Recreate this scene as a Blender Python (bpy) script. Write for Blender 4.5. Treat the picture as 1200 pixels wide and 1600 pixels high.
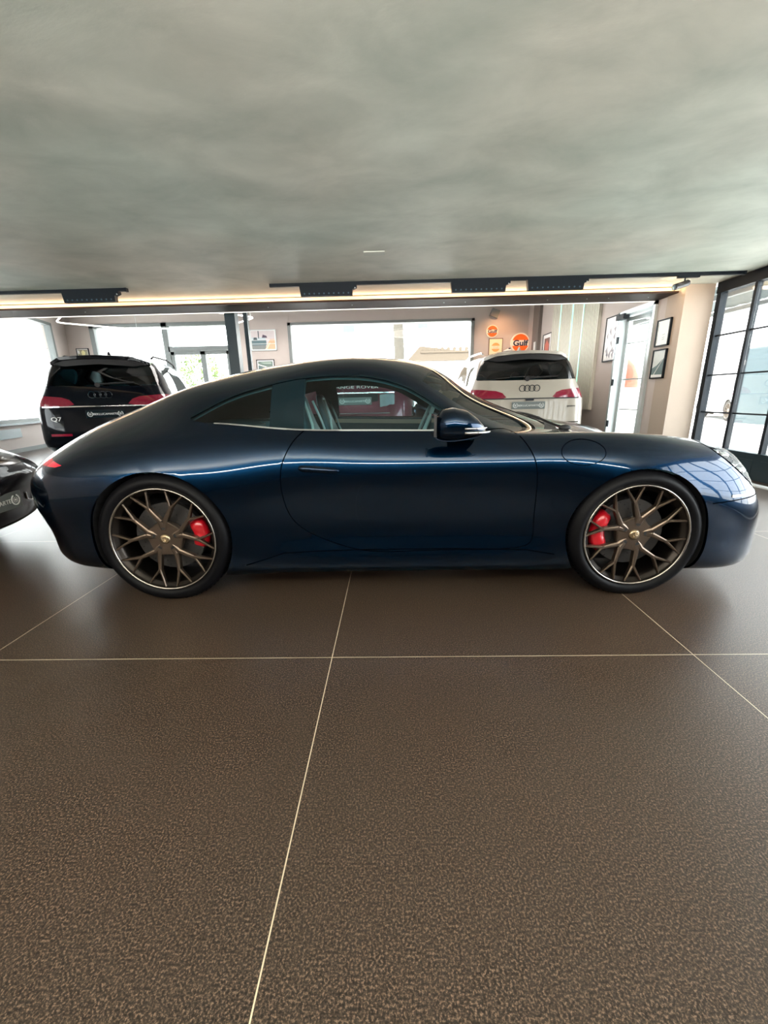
import bpy, bmesh, math, random
import numpy as np
from mathutils import Vector, Matrix
from mathutils.bvhtree import BVHTree
random.seed(7)
sc = bpy.context.scene
for o in list(bpy.data.objects): bpy.data.objects.remove(o)
C = sc.collection
PI = math.pi
# ------------------------------------------------------------------ camera
F_PX, TH, RO, YA = 635.05, 0.27548, 0.021523, 0.0221
cam_loc = Vector((-0.0204, -1.9833, 1.0433))
fw = Vector((-math.sin(YA)*math.cos(TH), math.cos(YA)*math.cos(TH), -math.sin(TH)))
rt = Vector((math.cos(YA), math.sin(YA), 0)); up = rt.cross(fw)
r2 = rt*math.cos(RO) - up*math.sin(RO); u2 = rt*math.sin(RO) + up*math.cos(RO)
cd = bpy.data.cameras.new('camera'); cam = bpy.data.objects.new('camera', cd); C.objects.link(cam)
cd.sensor_fit = 'VERTICAL'; cd.sensor_height = 36; cd.lens = F_PX/1600*36; cd.clip_start = .02; cd.clip_end = 300
M = Matrix((r2, u2, -fw)).transposed().to_4x4(); M.translation = cam_loc
cam.matrix_world = M; sc.camera = cam
# ------------------------------------------------------------------ view, world, sun
sc.view_settings.view_transform = 'Standard'; sc.view_settings.look = 'None'
sc.view_settings.gamma = 1; sc.view_settings.use_curve_mapping = False
sc.view_settings.exposure = 1.9
W = bpy.data.worlds.new('sky'); sc.world = W; W.use_nodes = True
bg = W.node_tree.nodes['Background']; bg.inputs[0].default_value = (0.93, 0.97, 1.0, 1); bg.inputs[1].default_value = 4.2

def lamp(name, kind, loc, energy, col=(1, 1, 1), rot=None, target=None, **kw):
    l = bpy.data.lights.new(name, kind); l.energy = energy; l.color = col
    for k, v in kw.items(): setattr(l, k, v)
    o = bpy.data.objects.new(name, l); C.objects.link(o); o.location = loc
    if target is not None: o.rotation_euler = (Vector(target)-Vector(loc)).to_track_quat('-Z', 'Y').to_euler()
    elif rot: o.rotation_euler = rot
    return o
lamp('sunlight', 'SUN', (0, 0, 20), 6.0, (1, .96, .9), target=(6, 12, -4), angle=.01)
# added unseen area lamp behind the camera, fills the ceiling with light
lamp('ceiling_fill', 'AREA', (-.8, -3.6, 1.78), 212, (1, .95, .88), rot=(PI-.46, 0, 0), shape='RECTANGLE', size=7.6, size_y=.3)

# ------------------------------------------------------------------ materials
MATS = {}
def mat(name, col=(.5, .5, .5), rough=.5, metal=0, coat=0, spec=.5, noise=0, nscale=40, bump=0, bscale=60, emit=None, es=0, coat_rough=.03, sheen=0):
    if name in MATS: return MATS[name]
    m = bpy.data.materials.new(name); m.use_nodes = True; nt = m.node_tree
    b = nt.nodes['Principled BSDF']
    b.inputs['Base Color'].default_value = (*col, 1); b.inputs['Roughness'].default_value = rough
    b.inputs['Metallic'].default_value = metal; b.inputs['Coat Weight'].default_value = coat
    b.inputs['Coat Roughness'].default_value = coat_rough
    b.inputs['Specular IOR Level'].default_value = spec
    if emit: b.inputs['Emission Color'].default_value = (*emit, 1); b.inputs['Emission Strength'].default_value = es
    tc = nt.nodes.new('ShaderNodeTexCoord'); n = nt.nodes.new('ShaderNodeTexNoise')
    n.inputs['Scale'].default_value = nscale; n.inputs['Detail'].default_value = 4
    nt.links.new(tc.outputs['Object'], n.inputs['Vector'])
    if noise:
        mx = nt.nodes.new('ShaderNodeMix'); mx.data_type = 'RGBA'
        mx.inputs[6].default_value = (*[c*(1-noise) for c in col], 1); mx.inputs[7].default_value = (*[min(1, c*(1+noise)) for c in col], 1)
        nt.links.new(n.outputs['Fac'], mx.inputs[0]); nt.links.new(mx.outputs[2], b.inputs['Base Color'])
    if bump:
        n2 = nt.nodes.new('ShaderNodeTexNoise'); n2.inputs['Scale'].default_value = bscale
        nt.links.new(tc.outputs['Object'], n2.inputs['Vector'])
        bp = nt.nodes.new('ShaderNodeBump'); bp.inputs['Strength'].default_value = bump; bp.inputs['Distance'].default_value = .01
        nt.links.new(n2.outputs['Fac'], bp.inputs['Height']); nt.links.new(bp.outputs['Normal'], b.inputs['Normal'])
    MATS[name] = m; return m
def glassmat(name, tint=(1, 1, 1), refl=1.0, base_mix=0.0, base=(0, 0, 0)):
    if name in MATS: return MATS[name]
    m = bpy.data.materials.new(name); m.use_nodes = True; nt = m.node_tree; nt.nodes.clear()
    out = nt.nodes.new('ShaderNodeOutputMaterial'); t = nt.nodes.new('ShaderNodeBsdfTransparent'); t.inputs[0].default_value = (*tint, 1)
    g = nt.nodes.new('ShaderNodeBsdfGlossy'); g.inputs['Roughness'].default_value = .01
    fr = nt.nodes.new('ShaderNodeFresnel'); fr.inputs[0].default_value = 1.45
    mu = nt.nodes.new('ShaderNodeMath'); mu.operation = 'MULTIPLY'; mu.inputs[1].default_value = refl
    mx = nt.nodes.new('ShaderNodeMixShader')
    nt.links.new(fr.outputs[0], mu.inputs[0]); nt.links.new(mu.outputs[0], mx.inputs[0])
    nt.links.new(t.outputs[0], mx.inputs[1]); nt.links.new(g.outputs[0], mx.inputs[2]); nt.links.new(mx.outputs[0], out.inputs[0])
    MATS[name] = m; return m
def floor_material():
    m = bpy.data.materials.new('speckled_stone_tile'); m.use_nodes = True; nt = m.node_tree; N = nt.nodes.new; L = nt.links.new
    b = nt.nodes['Principled BSDF']; tc = N('ShaderNodeTexCoord')
    n1 = N('ShaderNodeTexNoise'); n1.inputs['Scale'].default_value = 210; n1.inputs['Detail'].default_value = 3; n1.inputs['Roughness'].default_value = .7
    r1 = N('ShaderNodeValToRGB'); r1.color_ramp.elements[0].position = .41; r1.color_ramp.elements[0].color = (.013, .009, .007, 1)
    r1.color_ramp.elements[1].position = .66; r1.color_ramp.elements[1].color = (.19, .13, .093, 1)
    e = r1.color_ramp.elements.new(.52); e.color = (.041, .0285, .0205, 1)
    n2 = N('ShaderNodeTexNoise'); n2.inputs['Scale'].default_value = 1.1; n2.inputs['Detail'].default_value = 3
    r2_ = N('ShaderNodeValToRGB'); r2_.color_ramp.elements[0].color = (.86, .9, .9, 1); r2_.color_ramp.elements[1].color = (1.12, 1.0, .93, 1)
    mul = N('ShaderNodeMix'); mul.data_type = 'RGBA'; mul.blend_type = 'MULTIPLY'; mul.inputs[0].default_value = 1
    for n in (n1, n2): L(tc.outputs['Object'], n.inputs['Vector'])
    L(n1.outputs['Fac'], r1.inputs[0]); L(n2.outputs['Fac'], r2_.inputs[0]); L(r1.outputs[0], mul.inputs[6]); L(r2_.outputs[0], mul.inputs[7])
    sep = N('ShaderNodeSeparateXYZ'); L(tc.outputs['Object'], sep.inputs[0])
    masks = []
    for ax, off, sp in ((0, -.283, 1.487), (1, -.517, 1.52)):
        a = N('ShaderNodeMath'); a.operation = 'SUBTRACT'; a.inputs[1].default_value = off - 30*sp; L(sep.outputs[ax], a.inputs[0])
        d = N('ShaderNodeMath'); d.operation = 'DIVIDE'; d.inputs[1].default_value = sp; L(a.outputs[0], d.inputs[0])
        f = N('ShaderNodeMath'); f.operation = 'FRACT'; L(d.outputs[0], f.inputs[0])
        s = N('ShaderNodeMath'); s.operation = 'SUBTRACT'; s.inputs[1].default_value = .5; L(f.outputs[0], s.inputs[0])
        ab = N('ShaderNodeMath'); ab.operation = 'ABSOLUTE'; L(s.outputs[0], ab.inputs[0])
        g = N('ShaderNodeMath'); g.operation = 'GREATER_THAN'; g.inputs[1].default_value = .5 - .0016/sp; L(ab.outputs[0], g.inputs[0])
        masks.append(g)
    mxm = N('ShaderNodeMath'); mxm.operation = 'MAXIMUM'; L(masks[0].outputs[0], mxm.inputs[0]); L(masks[1].outputs[0], mxm.inputs[1])
    mix = N('ShaderNodeMix'); mix.data_type = 'RGBA'; L(mxm.outputs[0], mix.inputs[0]); L(mul.outputs[2], mix.inputs[6]); mix.inputs[7].default_value = (.55, .46, .33, 1)
    L(mix.outputs[2], b.inputs['Base Color'])
    ra = N('ShaderNodeMapRange'); ra.inputs['To Min'].default_value = .26; ra.inputs['To Max'].default_value = .36; L(n1.outputs['Fac'], ra.inputs['Value']); L(ra.outputs[0], b.inputs['Roughness'])
    bp = N('ShaderNodeBump'); bp.inputs['Strength'].default_value = .25; bp.inputs['Distance'].default_value = .002; L(n1.outputs['Fac'], bp.inputs['Height']); L(bp.outputs[0], b.inputs['Normal'])
    return m
def ceiling_material():
    m = bpy.data.materials.new('troweled_concrete'); m.use_nodes = True; nt = m.node_tree; N = nt.nodes.new; L = nt.links.new
    b = nt.nodes['Principled BSDF']; tc = N('ShaderNodeTexCoord'); mp = N('ShaderNodeMapping'); mp.inputs['Scale'].default_value = (.8, 1.15, 1); mp.inputs['Rotation'].default_value = (0, 0, .5)
    L(tc.outputs['Object'], mp.inputs[0])
    n1 = N('ShaderNodeTexNoise'); n1.inputs['Scale'].default_value = 2.1; n1.inputs['Detail'].default_value = 9; n1.inputs['Roughness'].default_value = .58; n1.inputs['Distortion'].default_value = .3
    n2 = N('ShaderNodeTexNoise'); n2.inputs['Scale'].default_value = .45; n2.inputs['Detail'].default_value = 2
    L(mp.outputs[0], n1.inputs['Vector']); L(tc.outputs['Object'], n2.inputs['Vector'])
    r = N('ShaderNodeValToRGB'); r.color_ramp.elements[0].position = .3; r.color_ramp.elements[0].color = (.40, .415, .375, 1)
    r.color_ramp.elements[1].position = .72; r.color_ramp.elements[1].color = (.62, .61, .555, 1); L(n1.outputs['Fac'], r.inputs[0])
    r3 = N('ShaderNodeValToRGB'); r3.color_ramp.elements[0].position = .35; r3.color_ramp.elements[0].color = (.90, 1.0, .97, 1); r3.color_ramp.elements[1].position = .65; r3.color_ramp.elements[1].color = (1.04, 1, .95, 1)
    L(n2.outputs['Fac'], r3.inputs[0])
    mul = N('ShaderNodeMix'); mul.data_type = 'RGBA'; mul.blend_type = 'MULTIPLY'; mul.inputs[0].default_value = 1
    L(r.outputs[0], mul.inputs[6]); L(r3.outputs[0], mul.inputs[7]); L(mul.outputs[2], b.inputs['Base Color'])
    b.inputs['Roughness'].default_value = .55
    bp = N('ShaderNodeBump'); bp.inputs['Strength'].default_value = .35; bp.inputs['Distance'].default_value = .02; L(n1.outputs['Fac'], bp.inputs['Height']); L(bp.outputs[0], b.inputs['Normal'])
    return m
M_floor = floor_material(); M_ceil = ceiling_material()
M_wall = mat('mauve_grey_plaster', (.50, .44, .41), .7, noise=.06, nscale=3, bump=.1)
M_hall = mat('light_grey_plaster', (.55, .54, .52), .7, noise=.05, nscale=3)
M_tan = mat('tan_plaster', (.42, .345, .28), .65, noise=.07, nscale=2.5, bump=.1)
M_dark = mat('dark_plaster', (.03, .03, .033), .7, noise=.1, nscale=3)
M_frame = mat('blue_black_frame', (.012, .028, .036), .35, noise=.1)
M_alu = mat('pale_aluminium', (.50, .56, .57), .35, metal=.4, noise=.05)
M_gframe = mat('grey_window_frame', (.17, .19, .19), .5, noise=.05)
M_black = mat('black_metal', (.005, .009, .014), .5, spec=.2, noise=.1)
M_bronze = mat('dark_bronze_sheet', (.045, .030, .027), .55, spec=.12, metal=0, noise=.3, nscale=5)
M_pane = glassmat('window_glass', (.97, .985, .98), .55)
M_white = mat('white_paint', (.8, .8, .79), .45, noise=.03)
M_led = mat('warm_led', (1, .8, .5), .5, emit=(1, .62, .25), es=.34)
M_fill = mat('fill_white', (1, 1, 1), .5, emit=(1, .95, .88), es=4.5)
M_ledg = mat('green_led', (.5, 1, .8), .5, emit=(.45, 1, .75), es=.22)

# ------------------------------------------------------------------ helpers
def link(o, parent=None):
    C.objects.link(o)
    if parent is not None: o.parent = parent
    return o
def tag(o, label=None, cat=None, group=None, kind=None):
    if label: o['label'] = label
    if cat: o['category'] = cat
    if group: o['group'] = group
    if kind: o['kind'] = kind
    return o
def empty(name, loc=(0, 0, 0), rz=0, label=None, cat=None, group=None, kind=None):
    o = bpy.data.objects.new(name, None); o.empty_display_size = .1; link(o); o.location = loc; o.rotation_euler = (0, 0, rz)
    return tag(o, label, cat, group, kind)
class MB:
    def __init__(s): s.bm = bmesh.new()
    def box(s, x0, x1, y0, y1, z0, z1, M=None, bev=0):
        r = bmesh.ops.create_cube(s.bm, size=1); vs = r['verts']
        bmesh.ops.scale(s.bm, vec=(abs(x1-x0), abs(y1-y0), abs(z1-z0)), verts=vs)
        bmesh.ops.translate(s.bm, vec=((x0+x1)/2, (y0+y1)/2, (z0+z1)/2), verts=vs)
        if bev:
            es = list({e for v in vs for e in v.link_edges}); g = bmesh.ops.bevel(s.bm, geom=es, offset=bev, segments=2, affect='EDGES', profile=.7); vs = list({v for f in g['faces'] for v in f.verts} | {v for v in vs if v.is_valid})
        if M is not None: bmesh.ops.transform(s.bm, matrix=M, verts=vs)
        return s
    def cyl(s, p0, p1, r0, r1=None, n=20, cap=True):
        p0, p1 = Vector(p0), Vector(p1); d = p1-p0; r1 = r0 if r1 is None else r1
        r = bmesh.ops.create_cone(s.bm, cap_ends=cap, segments=n, radius1=r0, radius2=r1, depth=d.length)
        bmesh.ops.transform(s.bm, matrix=Matrix.Translation((p0+p1)/2) @ d.to_track_quat('Z', 'Y').to_matrix().to_4x4(), verts=r['verts']); return s
    def sphere(s, c, r, sc_=(1, 1, 1), n=16):
        q = bmesh.ops.create_uvsphere(s.bm, u_segments=n, v_segments=max(6, n//2), radius=r)
        bmesh.ops.scale(s.bm, vec=sc_, verts=q['verts']); bmesh.ops.translate(s.bm, vec=c, verts=q['verts']); return s
    def poly(s, pts, depth=None):
        vs = [s.bm.verts.new(p) for p in pts]; f = s.bm.faces.new(vs)
        if depth is not None:
            g = bmesh.ops.extrude_face_region(s.bm, geom=[f]); bmesh.ops.translate(s.bm, vec=depth, verts=[v for v in g['geom'] if isinstance(v, bmesh.types.BMVert)])
        return s
    def tube(s, pts, r, n=8, closed=False):
        pts = [Vector(p) for p in pts]; rings = []; N = len(pts)
        for i, p in enumerate(pts):
            a = pts[(i-1) % N] if (closed or i > 0) else p; b = pts[(i+1) % N] if (closed or i < N-1) else p
            t = (b-a).normalized(); ref = Vector((0, 0, 1)) if abs(t.z) < .95 else Vector((1, 0, 0))
            u = t.cross(ref).normalized(); v = t.cross(u); rr = r[i] if isinstance(r, (list, tuple)) else r
            rings.append([s.bm.verts.new(p + (u*math.cos(2*PI*k/n)+v*math.sin(2*PI*k/n))*rr) for k in range(n)])
        for i in range(N if closed else N-1):
            A, B = rings[i], rings[(i+1) % N]
            for k in range(n): s.bm.faces.new((A[k], A[(k+1) % n], B[(k+1) % n], B[k]))
        if not closed: s.bm.faces.new(rings[0]); s.bm.faces.new(rings[-1][::-1])
        return s
    def lathe(s, prof, n=64, M=None, closed=False):
        rings = []
        for k in range(n):
            a = 2*PI*k/n; rings.append([s.bm.verts.new((r*math.cos(a), y, r*math.sin(a))) for r, y in prof])
        m = len(prof)
        for k in range(n):
            A, B = rings[k], rings[(k+1) % n]
            for i in range(m if closed else m-1):
                j = (i+1) % m; s.bm.faces.new((A[i], A[j], B[j], B[i]))
        if M is not None: bmesh.ops.transform(s.bm, matrix=M, verts=[v for R in rings for v in R])
        return s
    def loft(s, secs, cap=True):
        R = [[s.bm.verts.new(p) for p in sec] for sec in secs]; n = len(R[0])
        for A, B in zip(R, R[1:]):
            for k in range(n): s.bm.faces.new((A[k], A[(k+1) % n], B[(k+1) % n], B[k]))
        if cap: s.bm.faces.new(R[0][::-1]); s.bm.faces.new(R[-1])
        return s
    def build(s, name, m, parent=None, smooth=False, M=None, sub=0):
        bmesh.ops.recalc_face_normals(s.bm, faces=s.bm.faces)
        if M is not None: bmesh.ops.transform(s.bm, matrix=M, verts=s.bm.verts)
        me = bpy.data.meshes.new(name); s.bm.to_mesh(me); s.bm.free(); me.materials.append(m)
        o = bpy.data.objects.new(name, me); link(o, parent)
        if smooth:
            for p in me.polygons: p.use_smooth = True
            if smooth != 'all':
                me.update()
                md = None
                me.set_sharp_from_angle(angle=math.radians(38))
        if sub: mo = o.modifiers.new('sub', 'SUBSURF'); mo.levels = sub; mo.render_levels = sub
        return o
def text_obj(name, txt, size, m, parent, M, extrude=.002, align='CENTER', sx=1.0, bold=0):
    cu = bpy.data.curves.new('txt', 'FONT'); cu.body = txt; cu.size = size; cu.align_x = align; cu.align_y = 'CENTER'; cu.extrude = extrude; cu.offset = bold
    t = bpy.data.objects.new('txt', cu); C.objects.link(t); bpy.context.view_layer.update()
    me = bpy.data.meshes.new_from_object(t.evaluated_get(bpy.context.evaluated_depsgraph_get()))
    bpy.data.objects.remove(t); bpy.data.curves.remove(cu)
    me.transform(M @ Matrix.Diagonal((sx, 1, 1, 1))); me.materials.clear(); me.materials.append(m)
    o = bpy.data.objects.new(name, me); return link(o, parent)
def frameM(origin, xdir, zdir=(0, 0, 1)):
    """text plane: x along xdir, y along zdir, facing x cross z"""
    x = Vector(xdir).normalized(); y = Vector(zdir).normalized(); z = x.cross(y)
    m = Matrix((x, y, z)).transposed().to_4x4(); m.translation = Vector(origin); return m
def copy_tree(o, parent=None):
    c = o.copy(); C.objects.link(c); c.parent = parent
    for ch in list(o.children): copy_tree(ch, c)
    return c

# ------------------------------------------------------------------ room shell
ZC = 2.38; ZH = 3.6; XR = 4.3
def wall(name, p0, p1, z0, z1, holes, thick, m, out=1):
    """wall from p0 to p1 with rectangular holes (s0,s1,za,zb); thickness goes to the right of the direction"""
    p0, p1 = Vector((*p0, 0)), Vector((*p1, 0)); L = (p1-p0).length; ang = math.atan2(p1.y-p0.y, p1.x-p0.x)
    ss = sorted({0, L, *[h[0] for h in holes], *[h[1] for h in holes]}); zs = sorted({z0, z1, *[h[2] for h in holes], *[h[3] for h in holes]})
    b = MB()
    for s0, s1 in zip(ss, ss[1:]):
        run = None
        for za, zb in zip(zs, zs[1:]):
            c = ((s0+s1)/2, (za+zb)/2)
            if any(h[0] < c[0] < h[1] and h[2] < c[1] < h[3] for h in holes): continue
            b.box(s0, s1, 0, -thick*out, za, zb)
    o = b.build(name, m, M=Matrix.Translation(p0) @ Matrix.Rotation(ang, 4, 'Z')); tag(o, kind='structure'); return o
fl = MB().box(-10.2, XR+.05, -6.2, 10.8, -.05, 0).build('floor', M_floor); tag(fl, kind='structure')
ce = MB().box(-9.2, XR+.1, -6.2, 4.14, ZC, ZC+.25).build('ceiling', M_ceil); tag(ce, kind='structure')
ch = MB().box(-10.2, 4.2, 4.62, 10.9, ZH, ZH+.2).build('ceiling', M_hall); tag(ch, kind='structure')
wall('wall_front', (-6, -6), (XR+.1, -6), 0, ZC, [], .2, M_dark)
# left wall runs at a slant; a window beyond the beam and an unseen one added before it
LW0, LW1 = Vector((-5.15, -6)), Vector((-9.34, 10.5)); LL = (LW1-LW0).length; ldir = (LW1-LW0)/LL
def ls(y): return (y+6)/16.5*LL
LWH = [(ls(4.9), ls(9.75), .66, 3.14), (ls(.2), ls(3.6), .8, 2.1)]
wall('wall_left', LW0, LW1, 0, ZH+.1, LWH, .22, M_wall, out=-1)
W2 = (-8.60, -4.52, 0.0, 3.2); W3 = (-2.92, 2.36, .60, 3.12)
wall('wall_back', (-10, 10.5), (4.1, 10.5), 0, ZH+.1, [(W2[0]+10, W2[1]+10, W2[2], W2[3]), (W3[0]+10, W3[1]+10, W3[2], W3[3])], .25, M_wall, out=-1)
wall('wall_right', (3.88, 4.35), (3.88, 10.5), 0, ZH+.1, [(.22, 1.24, 0, 2.32)], .22, M_wall)
col = MB().box(3.87, 4.25, 4.0, 4.36, 0, ZC).build('wall_column', M_tan); tag(col, kind='structure')
wall('wall_right', (XR, -6), (XR, -3.2), 0, ZC, [], .2, M_dark)
MB().box(-9.2, 3.95, 4.14, 4.62, 2.31, ZC+.22).build('trim_1', M_bronze); tag(bpy.data.objects['trim_1'], kind='structure')
o = MB().box(-10, 4.2, 4.62, 4.80, 2.34, ZH+.1).build('trim_2', M_hall); tag(o, kind='structure')
o = MB().box(3.95, XR+.1, 4.14, 4.62, ZC, ZC+.2).build('trim_3', M_hall); tag(o, kind='structure')
# skirting along the left wall and far wall
MLW = Matrix.Translation((LW0.x, LW0.y, 0)) @ Matrix.Rotation(math.atan2(ldir.y, ldir.x), 4, 'Z')
o = MB().box(0, LL-.05, -.015, 0, 0, .09).build('baseboard_left', M_gframe, M=MLW); tag(o, kind='structure')
o = MB().box(2.4, 3.88, 10.485, 10.5, 0, .09).build('baseboard_back', M_gframe); tag(o, kind='structure')
# led strip on the beam front, thin white emissive line at its rear
o = MB().box(-9.1, 3.93, 4.128, 4.14, 2.335, 2.372).build('beam_strip', M_led); tag(o, 'warm glowing light strip along the front edge of the ceiling beam', 'light strip')
o = MB().box(-9.1, 3.93, 4.60, 4.62, 2.298, 2.306).build('beam_strip', mat('rim_white', (1, 1, 1), .5, emit=(1, .93, .84), es=.30)); tag(o, 'thin white line under the rear edge of the ceiling beam', 'light strip')
b = MB()
for x in (-4.4, -1.75, -.55, .75, 1.05, 2.2, 2.75, 3.05, 3.6): b.sphere((x, 4.36, 2.31), .009, (1, 1, .5), 8)
o = b.build('screw', M_alu, smooth=True); tag(o, 'small bright screw heads on the underside of the beam', 'screws', kind='stuff')
# added glowing strip out of view, for ceiling fill and the car's shoulder highlight
o = MB().box(-4.6, 3.0, -3.66, -3.54, 1.72, 1.76).build('fill_strip', M_fill); tag(o, 'added unseen glowing fill strip behind the viewpoint', 'lamp')

# ------------------------------------------------------------------ windows
def win_root(name): return empty(name, kind='structure')
def bars(root, name, m, boxes, M=None):
    for bx in boxes: MB().box(*bx).build(name, m, root, M=M)
# window_1: left slanted wall
w1 = win_root('window_1'); h = LWH[0]; b = MB()
for s0, s1, z0, z1 in ((h[0], h[1], h[2], h[2]+.07), (h[0], h[1], h[3]-.07, h[3]), (h[0], h[0]+.08, h[2], h[3]), (h[1]-.09, h[1], h[2], h[3])): b.box(s0, s1, -.03, .12, z0, z1)
b.build('window_frame', M_gframe, w1, M=MLW)
MB().box(h[0]-.05, h[1], -.10, .0, h[2]-.05, h[2]+.0).build('window_sill', mat('blue_grey_sill', (.16, .22, .25), .4, noise=.05), w1, M=MLW)
MB().box(h[0]+.05, h[1]-.05, .04, .05, h[2]+.05, h[3]-.05).build('pane', M_pane, w1, M=MLW)
w6 = win_root('window_6'); h = LWH[1]; b = MB()  # unseen window added for cool light from the left and rear-end reflections
for s0, s1, z0, z1 in ((h[0], h[1], h[2], h[2]+.06), (h[0], h[1], h[3]-.06, h[3]), (h[0], h[0]+.06, h[2], h[3]), (h[1]-.06, h[1], h[2], h[3])): b.box(s0, s1, 0, .12, z0, z1)
b.build('window_frame', M_gframe, w6, M=MLW); MB().box(h[0]+.05, h[1]-.05, .04, .05, h[2]+.05, h[3]-.05).build('pane', M_pane, w6, M=MLW)
# window_2 with glazed door
w2 = win_root('window_2'); x0, x1, z0, z1 = W2; b = MB()
for bx in ((x0, x1, z1-.10, z1), (x0, x0+.13, z0, z1), (x1-.12, x1, z0, z1), (-6.52, -6.36, z0, z1), (-6.4, x1, 2.42, 2.56)): b.box(bx[0], bx[1], 10.44, 10.62, bx[2], bx[3])
b.box(x0, -6.5, 10.47, 10.6, .0, .12)
b.build('window_frame', M_gframe, w2)
MB().box(x0+.1, -6.45, 10.53, 10.54, .1, z1-.08).build('pane', M_pane, w2); MB().box(-6.4, x1-.1, 10.53, 10.54, 2.5, z1-.08).build('pane', M_pane, w2)
b = MB()
for a, c in ((-6.36, -6.26), (-5.5, -5.36), (-4.74, -4.64)): b.box(a, c, 10.46, 10.56, 0.02, 2.42)
b.box(-6.36, -4.64, 10.46, 10.56, .02, .16).box(-6.36, -4.64, 10.46, 10.56, 2.34, 2.42)
b.build('door_leaf', M_gframe, w2); MB().box(-6.3, -4.7, 10.50, 10.51, .1, 2.36).build('pane', M_pane, w2)
# window_3
w3 = win_root('window_3'); x0, x1, z0, z1 = W3; b = MB()
for bx in ((x0, x1, z1-.07, z1), (x0, x1, z0, z0+.07), (x0, x0+.09, z0, z1), (x1-.09, x1, z0, z1)): b.box(bx[0], bx[1], 10.46, 10.7, bx[2], bx[3])
b.build('window_frame', M_gframe, w3); MB().box(x0+.05, x1-.05, 10.6, 10.61, z0+.05, z1-.05).build('pane', M_pane, w3)
MB().box(-.93, -.915, 10.58, 10.63, z0+.05, z1-.05).build('pane_joint', M_gframe, w3)
# window_4 = side door opening towards the street
w4 = win_root('door_1'); y0, y1 = 4.57, 5.59
b = MB().box(3.84, 4.06, y1-.06, y1, 0, 2.32).box(3.84, 4.06, y0, y0+.05, 0, 2.32).box(3.84, 4.06, y0, y1, 2.26, 2.32); b.build('door_frame', M_alu, w4)
LM = Matrix.Translation((3.99, y1-.05, 0)) @ Matrix.Rotation(math.radians(-72), 4, 'Z')
b = MB().box(0, .06, -.03, .03, .02, 2.24).box(.44, .50, -.03, .03, .02, 2.24).box(0, .5, -.03, .03, .02, .12).box(0, .5, -.03, .03, 2.18, 2.24)
b.build('door_leaf', M_alu, w4, M=LM)
for z in (.75, 1.25, 1.83): MB().box(.06, .44, -.01, .01, z-.012, z+.012).build('muntin', M_alu, w4, M=LM)
MB().box(.06, .44, -.004, .004, .12, 2.18).build('pane', M_pane, w4, M=LM)
LM = Matrix.Translation((3.99, y0+.03, 0)) @ Matrix.Rotation(math.radians(62), 4, 'Z')
b = MB().box(0, .06, -.03, .03, .02, 2.24).box(.42, .48, -.03, .03, .02, 2.24).box(0, .48, -.03, .03, .02, .12).box(0, .48, -.03, .03, 2.18, 2.24)
b.build('door_leaf', M_alu, w4, M=LM)
MB().box(.06, .42, -.004, .004, .12, 2.18).build('pane', M_pane, w4, M=LM)
for z in (.45, 1.15, 1.83): MB().box(3.835, 3.86, y1-.09, y1-.05, z, z+.11).build('hinge', M_black, w4)
MB().box(3.80, 3.9, y1-.25, y1-.02, 2.20, 2.28).build('door_closer', M_black, w4)
# window_5: black glazed front on the right
w5 = win_root('window_5'); ye, yl = 3.97, -3.2
b = MB().box(XR-.05, XR+.06, yl, ye, 2.25, ZC).box(XR-.04, XR+.05, ye-.07, ye, 0, 2.25); b.build('window_frame', M_black, w5)
MB().box(XR-.035, XR+.05, yl, ye-.07, 0, .27).build('kick_panel', M_frame, w5)
MB().box(XR-.05, XR+.05, yl, ye-.07, .27, .31).build('rail', M_frame, w5)
y = ye-.07; k = 0
while y > yl:
    k += 1; yn = y-.50
    MB().box(XR-.03, XR+.03, yn-.04, yn, .31, 2.25).build('bar', M_black, w5)
    MB().box(XR-.004, XR+.004, max(yn, yl), y, .31, 2.25).build('pane', M_pane, w5)
    for z in (.755, 1.235, 1.73): MB().box(XR-.014, XR+.014, max(yn, yl), y, z-.009, z+.009).build('muntin', M_black, w5)
    MB().box(XR-.04, XR-.035, max(yn+.04, yl), y-.03, .04, .23).build('inset_panel', M_frame, w5)
    y = yn-.04
o = MB().box(4.0, 4.08, -3.2, 3.9, 0, .015).build('trim_4', mat('pale_threshold', (.75, .78, .78), .3, noise=.04)); tag(o, kind='structure')

# ------------------------------------------------------------------ exterior
M_pave = mat('pale_pavement', (.55, .54, .52), .8, noise=.08, nscale=1.5)
g = MB().box(-45, 45, -25, 60, -.2, -.07).build('ground', M_pave); tag(g, kind='structure')
M_fac = mat('cream_render', (.72, .70, .66), .8, noise=.05, nscale=.5)
M_facw = mat('white_render', (.8, .8, .8), .8, noise=.04, nscale=.5)
M_dwin = mat('dark_blue_glass', (.03, .045, .055), .2, noise=.2, nscale=1)
M_red = mat('rooftile_red', (.55, .16, .10), .7, noise=.2, nscale=3)
def building(name, x0, x1, y0, y1, h, m, label, wins, face):
    r = empty(name, ((x0+x1)/2, (y0+y1)/2, -.07), label=label, cat='building')
    T = Matrix.Translation(-Vector(r.location))
    MB().box(x0, x1, y0, y1, -.07, h).build('facade', m, r, M=T)
    MB().box(x0-.2, x1+.2, y0-.2, y1+.2, h, h+.25).build('parapet', M_facw, r, M=T)
    for a0, a1, z0, z1 in wins:
        if face == 'y': q = (a0, a1, y0-.04, y0+.05, z0, z1); s = (a0-.06, a1+.06, y0-.09, y0+.02, z0-.08, z0)
        else: q = (x0-.04, x0+.05, a0, a1, z0, z1); s = (x0-.09, x0+.02, a0-.06, a1+.06, z0-.08, z0)
        MB().box(*q).build('window', M_dwin if (a0*7) % 2 < 1 else M_gframe, r, M=T); MB().box(*s).build('sill', M_facw, r, M=T)
    return r
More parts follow.
